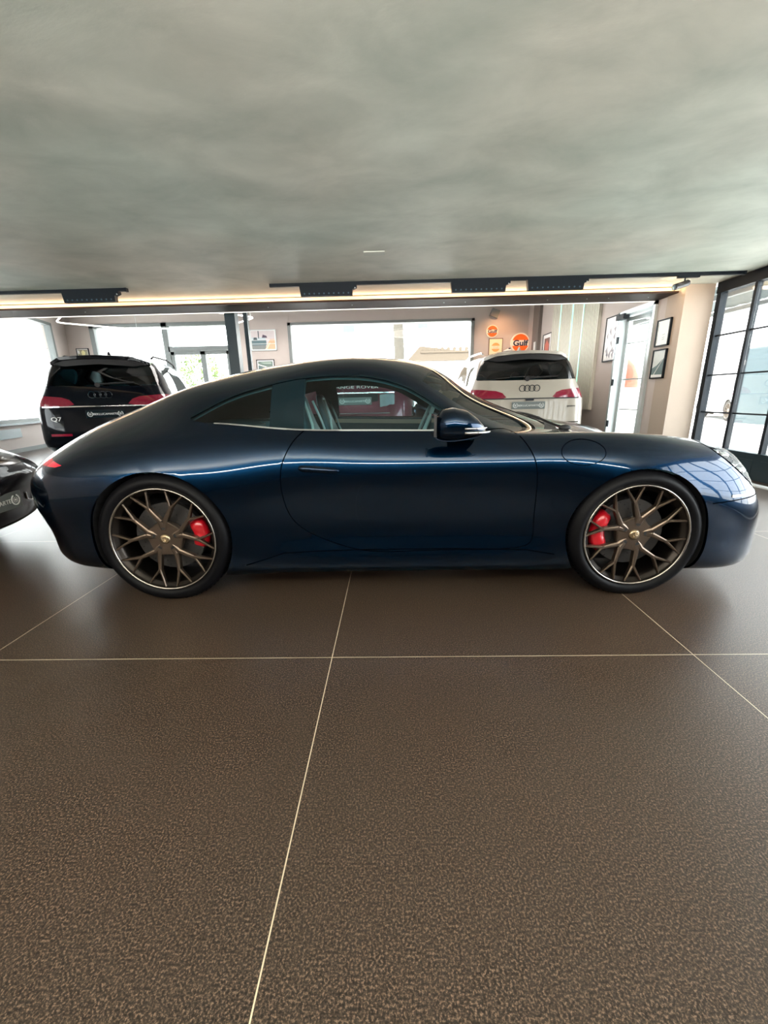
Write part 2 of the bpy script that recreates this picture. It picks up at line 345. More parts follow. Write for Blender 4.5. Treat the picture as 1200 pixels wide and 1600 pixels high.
bl = building('street_building', -8, 14, 30, 38, 9, M_facw, 'pale building with small windows across the street beyond the rear window', [(-3.4, -2.6, 5.6, 6.4), (-1.0, -.4, 5.5, 6.3), (2.0, 2.7, 5.6, 6.4), (-4.8, -3.2, 3.0, 3.6), (4.6, 5.0, 7.2, 7.6), (5.6, 6.0, 7.2, 7.6), (6.4, 6.8, 7.2, 7.6)], 'y')
MB().box(4.2, 6.6, 29.6, 29.95, 5.5, 6.0).build('awning', mat('pale_yellow', (.30, .25, .06), .7, noise=.05), bl, M=Matrix.Translation(-Vector(bl.location)))
T0 = empty('street_kiosk', (3.6, 22.5, -.07), label='cream pavilion with a scalloped roof edge across the street', cat='kiosk')
MB().box(-1.9, 2.6, 0, 4, 0, 3.3).build('body', M_fac, T0)
b = MB().poly([(-2.7, -.6, 3.0), (2.9, -.6, 3.0), (2.9, -.6, 3.1), (-1.9, -.6, 3.75), (-2.0, -.6, 3.75)][:5], (0, 5, 0)); b.build('roof', mat('sand_roof', (.05, .036, .022), .8, noise=.1), T0)
for i in range(13): MB().cyl((-1.75+i*.33, -.62, 3.58), (-1.75+i*.33, -.5, 3.58), .10, n=12).build('roof_tile', mat('sand_roof'), T0)
MB().box(-1.95, 2.7, -.64, -.5, 3.4, 3.5).build('gutter', mat('sand_roof'), T0)
bl2 = building('shop_building', 17, 24, 6, 32, 8, M_facw, 'white shop building seen through the black glazed front', [(15.2, 16.6, .9, 2.3), (17.2, 18.2, 1.3, 2.4), (21, 22.5, 1.0, 2.4), (16, 17.4, 4.4, 5.6), (19.4, 20.8, 4.4, 5.6), (9, 10.6, 4.2, 5.5)], 'x')
T1 = empty('balcony', (16.5-bl2.location.x, 17.6-bl2.location.y, 3.47)); T1.parent = bl2
b = MB()
for i in range(24): b.box(-.5, -.47, -2.4+i*.2, -2.37+i*.2, .1, .95)
b.box(-.52, -.45, -2.4, 2.4, .95, 1.02); b.build('railing', M_gframe, T1); MB().box(-.55, .5, -2.5, 2.5, -.1, .1).build('slab', M_facw, T1)
MB().box(16.7, 16.95, 13.2, 17.4, 2.55, 2.95).build('shop_sign', mat('yellow_sign', (.35, .24, .03), .5, noise=.04), bl2, M=Matrix.Translation(-Vector(bl2.location)))
o = MB().box(11.9, 12.0, 11.4, 12.9, -.07, 2.35).build('street_hoarding', mat('grey_green_board', (.07, .10, .11), .6, noise=.05)); tag(o, 'grey green panel standing on the right of the street', 'panel')
aw = empty('corrugated_awning', (6.6, 8.6, 0), label='corrugated grey canopy on a steel frame outside the black glazed front', cat='canopy')
b = MB(); zz = []
nx = 30
for i in range(nx+1):
    y_ = -3.2+i*(6.4/nx); zz.append((y_, 2.75+.05*(i % 2)))
vs = [[b.bm.verts.new((x_, y_, z_+(x_+1.6)*.10)) for y_, z_ in zz] for x_ in (-1.9, 2.6)]
for i in range(nx): b.bm.faces.new((vs[0][i], vs[0][i+1], vs[1][i+1], vs[1][i]))
b.build('corrugated_sheet', mat('green_grey_sheet', (.035, .055, .055), .6, metal=0, noise=.15), aw)
for x_ in (-1.8, 0, 2.5): MB().box(x_-.04, x_+.04, -3.2, 3.2, 2.62+(x_+1.6)*.1, 2.72+(x_+1.6)*.1).build('beam', M_gframe, aw)
for x_, y_ in ((2.5, -3.1), (2.5, 3.1)): MB().box(x_-.05, x_+.05, y_-.05, y_+.05, -.07, 2.9).build('post', M_gframe, aw)
# palm trunk and tree, shrub
b = MB(); pts = []; rr = []
for i in range(40):
    z = -.07+i*.16; pts.append((.42+.02*math.sin(i*.4), 20, z)); rr.append(.25+.02*(i % 2)+.03*math.exp(-z))
o = b.tube(pts, rr, 14).build('palm_trunk', mat('palm_bark', (.035, .030, .022), .9, noise=.35, nscale=14), smooth=True); tag(o, 'tall rough palm trunk standing in the street behind the rear window', 'palm tree')
def tree(x, y, h, r, label, seed, colr=(.16, .26, .06)):
    rnd = random.Random(seed); t = empty('street_tree', (x, y, -.07), label=label, cat='tree')
    MB().tube([(0, 0, 0), (.05, 0, h*.3), (-.05, .05, h*.6)], [.10, .08, .04], 8).build('trunk', mat('bark', (.25, .2, .15), .9, noise=.3), t)
    b = MB()
    for i in range(1500):
        d = Vector((rnd.gauss(0, 1), rnd.gauss(0, 1), rnd.gauss(0, 1))).normalized()*r*rnd.uniform(.35, 1)**.6
        c = Vector((0, 0, h*.65))+Vector((d.x, d.y, d.z*1.1)); a = rnd.uniform(.04, .09)
        u = Vector((rnd.gauss(0, 1), rnd.gauss(0, 1), rnd.gauss(0, 1))).normalized(); v = u.orthogonal().normalized()
        vv = [b.bm.verts.new(c+u*a), b.bm.verts.new(c+v*a*.5), b.bm.verts.new(c-u*a), b.bm.verts.new(c-v*a*.5)]; b.bm.faces.new(vv)
    me = bpy.data.meshes.new('foliage'); b.bm.to_mesh(me); b.bm.free(); me.materials.append(mat('leaf_green', colr, .6, noise=.4, nscale=3)); link(bpy.data.objects.new('foliage', me), t)
    return t
tree(-7.6, 15.0, 3.0, 1.0, 'sunlit leafy street tree seen through the glazed door', 3, (.07, .11, .02))
tree(-6.3, 19.5, 3.4, 1.1, 'pale green tree standing farther off beyond the glazed door', 5, (.10, .15, .05))
for i, (x, y_) in enumerate(((7.6, 12.5),)):
    pb = empty('parasol', (x, y_, -.07), label='closed orange parasol in the street beyond the side door', cat='parasol')
    MB().cyl((0, 0, 0), (0, 0, 2.6), .03).build('pole', M_alu, pb); MB().lathe([(.62, 1.25), (.60, 1.6), (.45, 1.95), (.22, 2.2), (0, 2.3)], 16, M=Matrix.Rotation(PI/2, 4, 'X')@Matrix.Scale(-1, 4, (0, 0, 1))).build('canopy', mat('coral_cloth', (.30, .10, .06), .8, noise=.05), pb, smooth='all')
fe = empty('street_fence', (-15.4, 13, -.07), label='low pale slatted fence in the street beyond the left window', cat='fence')
for i in range(14): MB().box(-.03, .03, -6+i*.9, -5.94+i*.9, 0, 1.0).build('post', M_alu, fe)
for z in (.25, .5, .75, .98): MB().box(-.02, .02, -6, 5.8, z-.02, z+.02).build('rail', M_alu, fe)
building('left_building', -28, -21, -2, 30, 7, M_facw, 'white building with a long cornice beyond the left window', [], 'y')

# ------------------------------------------------------------------ ceiling fittings
def track(x0, x1, y0, label):
    r = empty('ceiling_track', ((x0+x1)/2, y0, ZC), label=label, cat='lighting track')
    MB().box(x0-r.location.x, x1-r.location.x, -.02, .02, -.035, 0).build('rail', M_black, r); MB().box(x1-r.location.x-.01, x1-r.location.x+.02, -.024, .024, -.04, 0).build('end_cap', M_black, r); return r
t1 = track(-1.46, 4.15, 3.45, 'long black lighting track on the concrete ceiling reaching the right column')
t2 = track(-5.9, -3.22, 3.45, 'black lighting track on the concrete ceiling at far left')
def module(x0, x1, label):
    r = empty('track_lamp', ((x0+x1)/2, 3.45, ZC-.035), label=label, cat='track lamp', group='black linear lamps on the ceiling tracks')
    h = (x1-x0)/2
    b = MB().poly([(-h, -.03, 0), (h+.05, -.03, 0), (h+.05, -.03, -.03), (h, -.03, -.05), (h-.005, -.03, -.115), (-h+.015, -.03, -.115)], (0, .06, 0)); b.build('housing', M_black, r)
    for i in range(10):
        x = -h+.06+i*(2*h-.11)/9; MB().cyl((x, -.032, -.088), (x, -.018, -.088), .010, n=10).build('lens', mat('lens_grey', (.05, .09, .12), .2, noise=.1), r)
    MB().sphere((h+.03, -.03, -.035), .008, n=8).build('screw', M_alu, r)
    return r
module(-1.10, -.46, 'black linear lamp at the left end of the long track, above the car roof')
module(.715, 1.37, 'middle black linear lamp on the long track')
module(1.62, 2.29, 'black linear lamp on the long track nearest the right spotlight')
module(-4.0, -3.35, 'black linear lamp on the far left ceiling track')
sp = empty('spotlight', (3.48, 3.45, ZC-.035), label='black cylindrical spotlight hanging from the right end of the long track', cat='spotlight')
MB().box(-.09, .16, -.02, .02, -.02, 0).build('adapter', M_black, sp); MB().cyl((0, 0, -.02), (0, 0, -.07), .008).build('stem', M_black, sp)
MB().cyl((.05, .02, -.07), (-.13, -.03, -.125), .035).cyl((.05, .02, -.07), (.06, .022, -.068), .03).build('lamp_head', mat('charcoal_metal', (.03, .03, .035), .4, noise=.1), sp, smooth=True)
MB().cyl((-.131, -.0305, -.1255), (-.134, -.031, -.126), .026).build('lens', mat('lens_grey'), sp)
lamp('spot_glow', 'SPOT', (3.36, 3.42, 2.24), 22, (1, .72, .45), target=(3.95, 4.2, 2.0), spot_size=2.0, spot_blend=1, shadow_soft_size=.05)
lamp('beam_glow', 'AREA', (-.9, 4.05, 2.30), 1.6, (1, .62, .34), rot=(PI, 0, 0), shape='RECTANGLE', size=9.5, size_y=.05)
lamp('beam_wash', 'AREA', (-.9, 4.10, 2.335), 4.5, (1, .68, .42), rot=(math.radians(-90-14), 0, 0), shape='RECTANGLE', size=9.5, size_y=.04)
# suspended ring light in the hall
rl = empty('ring_pendant', (-5.0, 7.35, 2.72), label='large hexagonal glowing ring lamp hung in the rear hall', cat='pendant lamp')
cn = [Vector((2.15*math.cos(k*PI/3), 1.25*math.sin(k*PI/3), 0)) for k in range(6)]; pts = []
for k in range(6):
    a, b_, c = cn[k-1], cn[k], cn[(k+1) % 6]
    p, q = b_+(a-b_)*.14, b_+(c-b_)*.14
    for t in (0, .25, .5, .75, 1): pts.append(p*(1-t)**2+b_*2*t*(1-t)+q*t*t)
MB().tube(pts, .014, 8, closed=True).build('ring', mat('ring_led', (1, 1, 1), .5, emit=(1, .95, .88), es=.9), rl, smooth=True)
for k in (0, 2, 4): MB().cyl(cn[k]*.95, cn[k]*.95+Vector((0, 0, .88)), .004, n=6).build('cable', M_alu, rl)
lamp('hall_glow', 'AREA', (-3.0, 7.6, 3.3), 60, (1, .95, .9), rot=(0, 0, 0), shape='DISK', size=2.5)
rl2 = copy_tree(rl); rl2.location = (1.4, 7.3, 3.25); rl2['label'] = 'added unseen copy of the hall ring lamp, hidden high behind the beam'  # unseen ring copy added as a fixture for the extra hall lamp
lamp('hall_glow', 'AREA', (1.0, 7.3, 3.22), 34, (1, .90, .80), rot=(0, 0, 0), shape='DISK', size=2.4)  # added lamp that brightens the right side of the hall
o = MB().box(-2.575, -2.415, 4.84, 5.0, 0, ZH).build('steel_post', M_frame, smooth=False); tag(o, kind='structure')
o = MB().box(-2.505, -2.44, 5.5, 5.58, 0, ZH).build('steel_post', M_frame); tag(o, kind='structure')
o = MB().box(-.10, .10, -.05, .05, 0, .010).build('access_plate', M_ceil); o.location = (-.16, 2.45, ZC-.010); tag(o, 'small rectangular plate set flush in the concrete ceiling', 'ceiling plate')

# ------------------------------------------------------------------ wall things
def picture(loc, w, h, face, label, style, framec=M_black, t=.03, mat_w=.035):
    """face: 'y' = hangs on far wall facing -y, 'x' = hangs on right wall facing -x"""
    r = empty('framed_picture', loc, 0 if face == 'y' else -PI/2, label, 'picture')
    b = MB().box(-w/2, w/2, -t, 0, -h/2, -h/2+.018).box(-w/2, w/2, -t, 0, h/2-.018, h/2).box(-w/2, -w/2+.018, -t, 0, -h/2, h/2).box(w/2-.018, w/2, -t, 0, -h/2, h/2)
    b.build('frame', framec, r); MB().box(-w/2+.01, w/2-.01, -t*.6, 0, -h/2+.01, h/2-.01).build('mount', M_white, r)
    iw, ih = w/2-mat_w, h/2-mat_w; y = -t*.6-.002
    P = lambda n, m, pts: MB().poly([(a*iw, y-n*.001, c*ih) for a, c in pts], (0, .0008, 0)).build('print', m, r)
    R = lambda a, b_, c, d: [(a, c), (b_, c), (b_, d), (a, d)]
    style(P, R); return r
def c_(name, col): return mat(name, col, .5, noise=.08, nscale=12)
def st_road(P, R):
    P(0, c_('print_sky', (.62, .56, .57)), R(-1, 1, -1, 1)); P(1, c_('print_teal', (.10, .17, .19)), R(-1, .25, -.55, -.02)); P(1, c_('print_mist', (.5, .58, .62)), R(-1, .2, .0, .3))
    P(2, c_('print_dark', (.06, .09, .10)), [(-.85, .02), (-.5, .02), (-.55, .3), (-.8, .3)]); P(2, c_('print_plum', (.10, .07, .11)), [(-.1, .25), (.35, .25), (.3, .45), (0, .6)])
    P(2, c_('print_dark', (.06, .09, .10)), R(-.42, -.34, .2, 1)); P(1, c_('print_orange', (.72, .42, .26)), [(.1, -1), (1, -1), (1, .1), (.6, .1)]); P(1, c_('print_grey', (.2, .22, .22)), R(-1, .2, -1, -.55))
    P(3, M_white, R(-1, 1, -.42, -.38)); P(3, M_white, R(-1, 1, -.02, .02)); P(2, c_('print_peach', (.8, .6, .45)), [(.1, -1), (.3, -1), (.6, -.3), (.5, -.3)])
def st_diag(P, R):
    P(0, c_('print_green', (.16, .22, .19)), R(-1, 1, -1, 1)); P(1, M_white, [(-1, .45), (1, -.55), (1, -.75), (-1, .25)]); P(1, c_('print_teal', (.10, .17, .19)), [(-1, 0), (1, -.9), (-1, -.9)]); P(1, c_('print_sage', (.34, .42, .37)), [(-.7, .8), (.8, .8), (.8, .4), (-.2, .5)])
def st_figure(P, R):
    P(0, c_('print_olive', (.34, .33, .22)), R(-1, 1, -1, 1)); P(1, c_('print_yellow', (.80, .76, .42)), [(-.2, -1), (.35, -1), (.5, .2), (.1, .9), (-.3, .3)]); P(1, M_white, [(-1, -.2), (-.6, -.4), (-.6, .7), (-1, .8)])
def st_sketch(P, R):
    P(0, c_('print_paper', (.80, .78, .78)), R(-1, 1, -1, 1)); s = c_('print_ink', (.30, .28, .31)); rnd = random.Random(4)
    for i in range(12):
        x, z = rnd.uniform(-.8, .5), rnd.uniform(-.9, .8); P(1, s, [(x, z), (x+rnd.uniform(.1, .45), z+rnd.uniform(.02, .3)), (x+rnd.uniform(.1, .4), z+rnd.uniform(-.25, .0)), (x+.05, z-.05)])
def st_white(P, R):
    P(0, c_('print_pale', (.74, .80, .80)), R(-1, 1, -1, 1)); s = c_('print_greyline', (.36, .42, .44)); P(1, s, R(-.9, -.82, -.8, .9))
    for z in (-.6, -.45, -.2): P(1, s, [(0, z), (.45, z+.04), (.4, z+.08), (.02, z+.05)])
def st_track(P, R):
    P(0, c_('print_fog', (.62, .68, .68)), R(-1, 1, -1, 1)); P(1, c_('print_asphalt', (.12, .19, .20)), [(-1, -.8), (1, -.85), (1, .5), (-.2, -.1), (-1, -.3)]); P(2, M_white, [(-.6, -.8), (-.5, -.8), (.95, .5), (.9, .5)]); P(2, M_white, [(-1, -1), (1, -1), (1, -.82), (-1, -.78)])
def st_red(P, R):
    P(0, c_('print_brown', (.14, .07, .06)), R(-1, 1, -1, 1)); P(1, c_('print_red', (.5, .12, .08)), [(-.6, -.5), (.6, -.6), (.8, .2), (0, .8), (-.7, .3)]); P(2, M_white, [(-.5, -.9), (.5, -.9), (.5, -.75), (-.5, -.7)])
picture((-3.64, 10.49, 2.68), .74, .56, 'y', 'wide framed road photograph on the far wall left of the large window', st_road, M_alu)
picture((-3.64, 10.49, 1.98), .52, .36, 'y', 'small white-framed photograph below the wide road photograph', st_diag, M_black, mat_w=.05)
picture((-8.93, 10.49, 2.46), .36, .24, 'y', 'small framed print with a pale figure on the wall above the black SUV', st_figure)
picture((3.87, 5.76, 1.94), .44, .74, 'x', 'tall white sketch in a black frame beside the glazed side door', st_sketch, mat_w=.02)
picture((3.87, 4.32, 1.84), .30, .36, 'x', 'upper of two framed pictures beside the tan column, mostly white', st_white, mat_w=.02)
picture((3.87, 4.32, 1.42), .30, .40, 'x', 'lower of two framed pictures beside the tan column, grey road scene', st_track, mat_w=.02)
picture((3.87, 8.87, 2.15), .56, .62, 'x', 'framed print with a red centre on the right wall behind the white SUV', st_red, mat_w=.1)
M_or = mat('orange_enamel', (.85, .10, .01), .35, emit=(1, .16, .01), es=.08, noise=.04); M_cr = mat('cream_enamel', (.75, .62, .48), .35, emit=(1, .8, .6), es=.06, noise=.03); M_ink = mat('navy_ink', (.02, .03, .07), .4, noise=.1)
def gulf(loc, r, label, name='round_sign', t=.05):
    e = empty(name, loc, label=label, cat='sign')
    MB().cyl((0, 0, 0), (0, -t, 0), r, n=48).build('disc', M_cr, e, smooth=True)
    b = MB(); k = .28*r
    for sgn in (1, -1):
        a0 = math.asin(k/(r*.88)); n = 20; pts = [(math.cos(a0+(PI-2*a0)*i/n)*r*.88, -t-.001, sgn*math.sin(a0+(PI-2*a0)*i/n)*r*.88) for i in range(n+1)]
        b.poly(pts, (0, -.002, 0))
    b.build('orange_field', M_or, e); text_obj('lettering', 'Gulf', r*.78, M_ink, e, frameM((0, -t-.004, -.03*r), (1, 0, 0)), sx=1.15, bold=.012*r*2)
    return e
gulf((3.645, 10.46, 2.43), .265, 'larger round orange and white Gulf sign above the white SUV', t=.08)
gulf((2.86, 10.49, 2.76), .165, 'smaller round Gulf sign high on the far wall')
pg = empty('framed_poster', (2.98, 10.49, 2.34), label='framed poster with a pale orange Gulf disc below the smaller round sign', cat='poster')
MB().box(-.2, .2, -.02, 0, -.26, .24).build('frame', mat('brown_frame', (.16, .09, .05), .5, noise=.1), pg); MB().box(-.18, .18, -.025, 0, -.24, .22).build('paper', mat('poster_paper', (.85, .74, .50), .6, noise=.04), pg)
b = MB()
for sgn in (1, -1): b.poly([(math.cos(.35+(PI-.7)*i/12)*.12, -.027, sgn*math.sin(.35+(PI-.7)*i/12)*.12) for i in range(13)], (0, -.002, 0))
b.build('orange_field', mat('faded_orange', (.85, .38, .12), .5, noise=.05), pg); text_obj('lettering', 'Gulf', .085, mat('faded_ink', (.55, .5, .42), .5, noise=.05), pg, frameM((0, -.028, -.005), (1, 0, 0)))
mc = empty('model_car', (3.30, 10.345, 2.20), label='white model car body on a wall bracket beside the larger round sign', cat='model car')
b = MB(); secs = []
for x, zt, w in ((-.24, .05, .05), (-.2, .10, .10), (-.08, .13, .11), (0, .21, .10), (.12, .20, .10), (.2, .11, .11), (.26, .06, .06)): secs.append([(x, -w, 0), (x, w, 0), (x, w, zt*.6), (x, w*.6, zt), (x, -w*.6, zt), (x, -w, zt*.6)])
b.loft(secs).build('body', M_white, mc, smooth='all', sub=1); MB().box(-.26, .28, -.12, .155, -.02, 0).build('bracket', M_alu, mc); MB().box(-.02, .1, -.098, -.09, .12, .17).build('window', M_ink, mc); mc.scale = (.5, .95, .55)
lamp('sign_glow', 'SPOT', (3.0, 9.7, 3.3), 15, (1, .50, .22), target=(3.1, 10.5, 2.3), spot_size=1.8, spot_blend=1, shadow_soft_size=.05)
o = MB().box(-.11, .11, -.12, 0, -.10, .10).build('wall_speaker', M_gframe); o.rotation_euler = (0, math.radians(20), 0); o.location = (2.9, 10.49, 3.22); tag(o, 'small tilted grey wall speaker above the round signs', 'speaker')
# recess strip and switch on the right wall
o = MB().box(3.80, 3.88, 9.42, 9.88, 0, ZH).build('trim_5', mat('taupe_panel', (.16, .135, .12), .6, noise=.06)); tag(o, kind='structure')
o = MB().box(-.02, 0, -.06, .06, -.14, .14, bev=.006).build('intercom', M_white); o.location = (3.80, 9.6, 2.22); tag(o, 'white intercom handset on the taupe strip near the far corner', 'intercom')
# fluted panel
fp = empty('slatted_wall_panel', (3.88, 7.25, 0), label='tall cream fluted wall panel with green light lines on the right wall', cat='wall panel')
MB().box(-.03, 0, -1.0, 1.3, .72, 3.3).build('backing', mat('cream_panel', (.62, .60, .52), .5, noise=.04), fp)
sl = MB(); n = 38
for i in range(n): y = -1.0+(i+.15)*2.3/n; sl.box(-.06, -.03, y, y+.034, .72, 3.3)
sl.build('slats', mat('cream_panel'), fp)
for y, z in ((.80, .9), (.16, 1.0), (-.36, 1.2)): MB().box(-.07, -.04, y-.012, y+.012, z, 3.3).build('light_line', M_ledg, fp)
# left niche on the lower wall
o = MB().box(ls(6.3), ls(7.35), -.03, 0, .33, .53).build('wall_vent', mat('blue_grey_sill'), M=MLW); tag(o, 'blue grey vent plate low on the wall under the left window', 'vent')
# ------------------------------------------------------------------ car bodies
def nspline(t, P, tq):
    """natural cubic spline; P (n, d)"""
    n = len(t); h = np.diff(t); A = np.eye(n); R = np.zeros_like(P)
    for i in range(1, n-1):
        A[i, i-1] = h[i-1]; A[i, i] = 2*(h[i-1]+h[i]); A[i, i+1] = h[i]
        R[i] = 6*((P[i+1]-P[i])/h[i]-(P[i]-P[i-1])/h[i-1])
    Mm = np.linalg.solve(A, R); idx = np.clip(np.searchsorted(t, tq, 'right')-1, 0, n-2)
    a = (t[idx+1]-tq)/h[idx]; b = 1-a; hh = h[idx]**2/6
    return a[:, None]*P[idx]+b[:, None]*P[idx+1]+((a**3-a)*hh)[:, None]*Mm[idx]+((b**3-b)*hh)[:, None]*Mm[idx+1]
def surface(cols, du=.035, dv=.03):
    """cols: M columns x K rings of (x, w, z), half body w>=0; returns grid points and the u, v of its lines"""
    G = np.array(cols, float); Mn, K, _ = G.shape
    sg = np.array([1, -1, 1])
    E = np.concatenate([G[3:0:-1]*sg, G, G[-2:-5:-1]*sg])          # mirror in u
    T = np.concatenate([E, E[:, -2:-5:-1]*sg], axis=1)             # mirror in v at the spine
    du_ = np.linalg.norm(np.diff(T, axis=0), axis=2)[:, :K].mean(1)**.75; tu = np.r_[0, np.cumsum(du_)]
    dv_ = np.linalg.norm(np.diff(T, axis=1), axis=2)[5:-5].mean(0)**.75; tv = np.r_[0, np.cumsum(dv_)]
    us = [0.]; 
    for i in range(Mn-1):
        L = np.linalg.norm(G[i+1]-G[i], axis=1).mean(); k = max(4, int(round(L/du))); us += list(i+np.arange(1, k+1)/k)
    vs = [0.]
    for j in range(K-1):
        L = np.linalg.norm(G[:, j+1]-G[:, j], axis=1).mean(); k = max(3, int(round(L/dv))); vs += list(j+np.arange(1, k+1)/k)
    us, vs = np.array(us), np.array(vs)
    fi = lambda q, t, off: np.interp(q+off, np.arange(len(t)), t)
    A = np.stack([nspline(tu, T[:, j], fi(us, tu, 3)) for j in range(T.shape[1])], 1)
    B = np.stack([nspline(tv, A[i], fi(vs, tv, 0)) for i in range(len(us))], 0)
    B[0, :, 1] = 0; B[-1, :, 1] = 0; B[:, -1, 1] = 0; B[:, :, 1] = np.maximum(B[:, :, 1], 0)
    return B, us, vs
class Body:
    """half body (near side y = -w) cut along outlines, sorted into parts, then mirrored"""
    def __init__(s, cols, du=.035, dv=.03, zs=1.0):
        B, us, vs = surface(cols, du, dv); B[:, :, 2] *= zs
        s.bm = bm = bmesh.new(); s.lu = bm.faces.layers.float.new('u'); s.lv = bm.faces.layers.float.new('v'); s.lp = bm.faces.layers.int.new('p')
        V = [[bm.verts.new((p[0], -p[1], p[2])) for p in row] for row in B]
        for i in range(len(us)-1):
            for j in range(len(vs)-1):
                q = [V[i][j], V[i+1][j], V[i+1][j+1], V[i][j+1]]
                f = bm.faces.new(q); f[s.lu] = (us[i]+us[i+1])/2; f[s.lv] = (vs[j]+vs[j+1])/2; f.smooth = True
        bmesh.ops.remove_doubles(bm, verts=bm.verts, dist=1e-5)
        bad = [f for f in bm.faces if f.calc_area() < 1e-9]
        if bad: bmesh.ops.delete(bm, geom=bad, context='FACES_ONLY')
        bm.normal_update(); s.names = ['body_shell']; s.bvh = BVHTree.FromBMesh(bm)
    def part(s, name):
        if name not in s.names: s.names.append(name)
        return s.names.index(name)
    def cut(s, poly, ax, name=None, filt=lambda f, u, v: True, closed=True):
        a, b = ax; bm = s.bm; n = len(poly)
        for i in range(n if closed else n-1):
            p, q = poly[i], poly[(i+1) % n]; dx, dz = q[0]-p[0], q[1]-p[1]
            if abs(dx)+abs(dz) < 1e-6: continue
            x0, x1 = min(p[0], q[0])-.002, max(p[0], q[0])+.002; z0, z1 = min(p[1], q[1])-.002, max(p[1], q[1])+.002
            fs = []
            for f in bm.faces:
                if not filt(f, f[s.lu], f[s.lv]): continue
                c = [v.co for v in f.verts]
                if max(k[a] for k in c) < x0 or min(k[a] for k in c) > x1 or max(k[b] for k in c) < z0 or min(k[b] for k in c) > z1: continue
                fs.append(f)
            if not fs: continue
            co = [0, 0, 0]; no = [0, 0, 0]; co[a], co[b] = p; no[a], no[b] = -dz, dx
            geom = fs+list({e for f in fs for e in f.edges})+list({v for f in fs for v in f.verts})
            bmesh.ops.bisect_plane(bm, geom=geom, plane_co=co, plane_no=no, dist=1e-5)
        if name is not None:
            k = s.part(name) if name else -1
            for f in s.select(poly, ax, filt): f[s.lp] = k
    def select(s, poly, ax, filt):
        a, b = ax; out = []
        for f in s.bm.faces:
            if not filt(f, f[s.lu], f[s.lv]): continue
            c = f.calc_center_median(); x, z = c[a], c[b]; ins = False; n = len(poly)
            for i in range(n):
                (xa, za), (xb, zb) = poly[i], poly[(i+1) % n]
                if (za > z) != (zb > z) and x < (xb-xa)*(z-za)/(zb-za)+xa: ins = not ins
            if ins: out.append(f)
        return out
    def region(s, name, filt):
        k = s.part(name)
        for f in s.bm.faces:
            if filt(f, f[s.lu], f[s.lv]): f[s.lp] = k
    def ray(s, o, d):
        return s.bvh.ray_cast(Vector(o), Vector(d))
    def seam(s, mb, pts, w=.005, d='y', off=.0012, mirror=True, sides=(1, -1)):
        """thin dark strip following the surface along points given in side (x,z), top (x,y) or rear (y,z) view"""
        dense = []
        for (p, q) in zip(pts, pts[1:]):
            k = max(1, int(math.hypot(q[0]-p[0], q[1]-p[1])/.02)); dense += [(p[0]+(q[0]-p[0])*i/k, p[1]+(q[1]-p[1])*i/k) for i in range(k)]
        dense.append(pts[-1]); hits = []
        for p in dense:
            if d == 'y': r = s.ray((p[0], -3, p[1]), (0, 1, 0))
            elif d == 'z': r = s.ray((p[0], p[1], 4), (0, 0, -1))
            elif d == 'x': r = s.ray((-6, p[0], p[1]), (1, 0, 0))
            else: r = s.ray((6, p[0], p[1]), (-1, 0, 0))
            if r[0] is not None:
                n = r[1]
                v = {'y': Vector((0, -1, 0)), 'z': Vector((0, 0, 1)), 'x': Vector((-1, 0, 0))}.get(d, Vector((1, 0, 0)))
                hits.append((r[0], n if n.dot(v) > 0 else -n))
        for sg in sides:
            prev = None
            for i, (h, n) in enumerate(hits):
                a = hits[max(0, i-1)][0]; b = hits[min(len(hits)-1, i+1)][0]; t = (b-a)
                if t.length < 1e-6: continue
                sd = t.normalized().cross(n)*w/2; c = h+n*off
                cur = []
                for q in (c-sd, c+sd): q = q.copy(); q.y *= sg; cur.append(mb.bm.verts.new(q))
                if prev: mb.bm.faces.new((prev[0], prev[1], cur[1], cur[0]))
                prev = cur
    def arch(s, cx, cz, r, name_drop='hole', n=56, zmin=.0, inner=.55, depth=.05, parent=None, paint=None, lin=None):
        pts = [(cx+r*math.cos(2*PI*i/n), cz+r*math.sin(2*PI*i/n)) for i in range(n)]
        fl = lambda f, u, v: v < 7.2 and f.calc_center_median().y < -.3
        s.cut(pts, (0, 2), None, fl)
        dead = s.select(pts, (0, 2), fl); bmesh.ops.delete(s.bm, geom=dead, context='FACES')
        rim = [v for v in s.bm.verts if abs(math.hypot(v.co.x-cx, v.co.z-cz)-r) < .004 and v.is_boundary and v.co.y < -.3]
        ang = lambda v: (math.atan2(v.co.z-cz, v.co.x-cx)+PI/2) % (2*PI)
        rim.sort(key=ang)
        for sg in (1, -1):
            P = [Vector((v.co.x, v.co.y*sg, v.co.z)) for v in rim]
            lip = MB(); linr = MB()
            for A, B in zip(P, P[1:]):
                if (A-B).length > .12: continue
                q = []
                for p in (A, B):
                    d = Vector((p.x-cx, 0, p.z-cz)).normalized()
                    q.append((p, Vector((p.x, p.y-sg*-.022*1, p.z))+d*.004, Vector((p.x, -sg*inner, p.z))+d*.02))
                for mb, a, b in ((lip, 0, 1), (linr, 1, 2)):
                    vv = [mb.bm.verts.new(x) for x in (q[0][a], q[1][a], q[1][b], q[0][b])]; mb.bm.faces.new(vv)
            for mb in (lip, linr): bmesh.ops.remove_doubles(mb.bm, verts=mb.bm.verts, dist=1e-5)
            lip.build('wheel_arch_lip', paint, parent, smooth='all')
            linr.build('wheel_well', lin, parent); MB().box(cx-r-.02, cx+r+.02, sg*inner-.01, sg*inner+.01, .12, cz+r+.02).build('wheel_well_back', lin, parent)
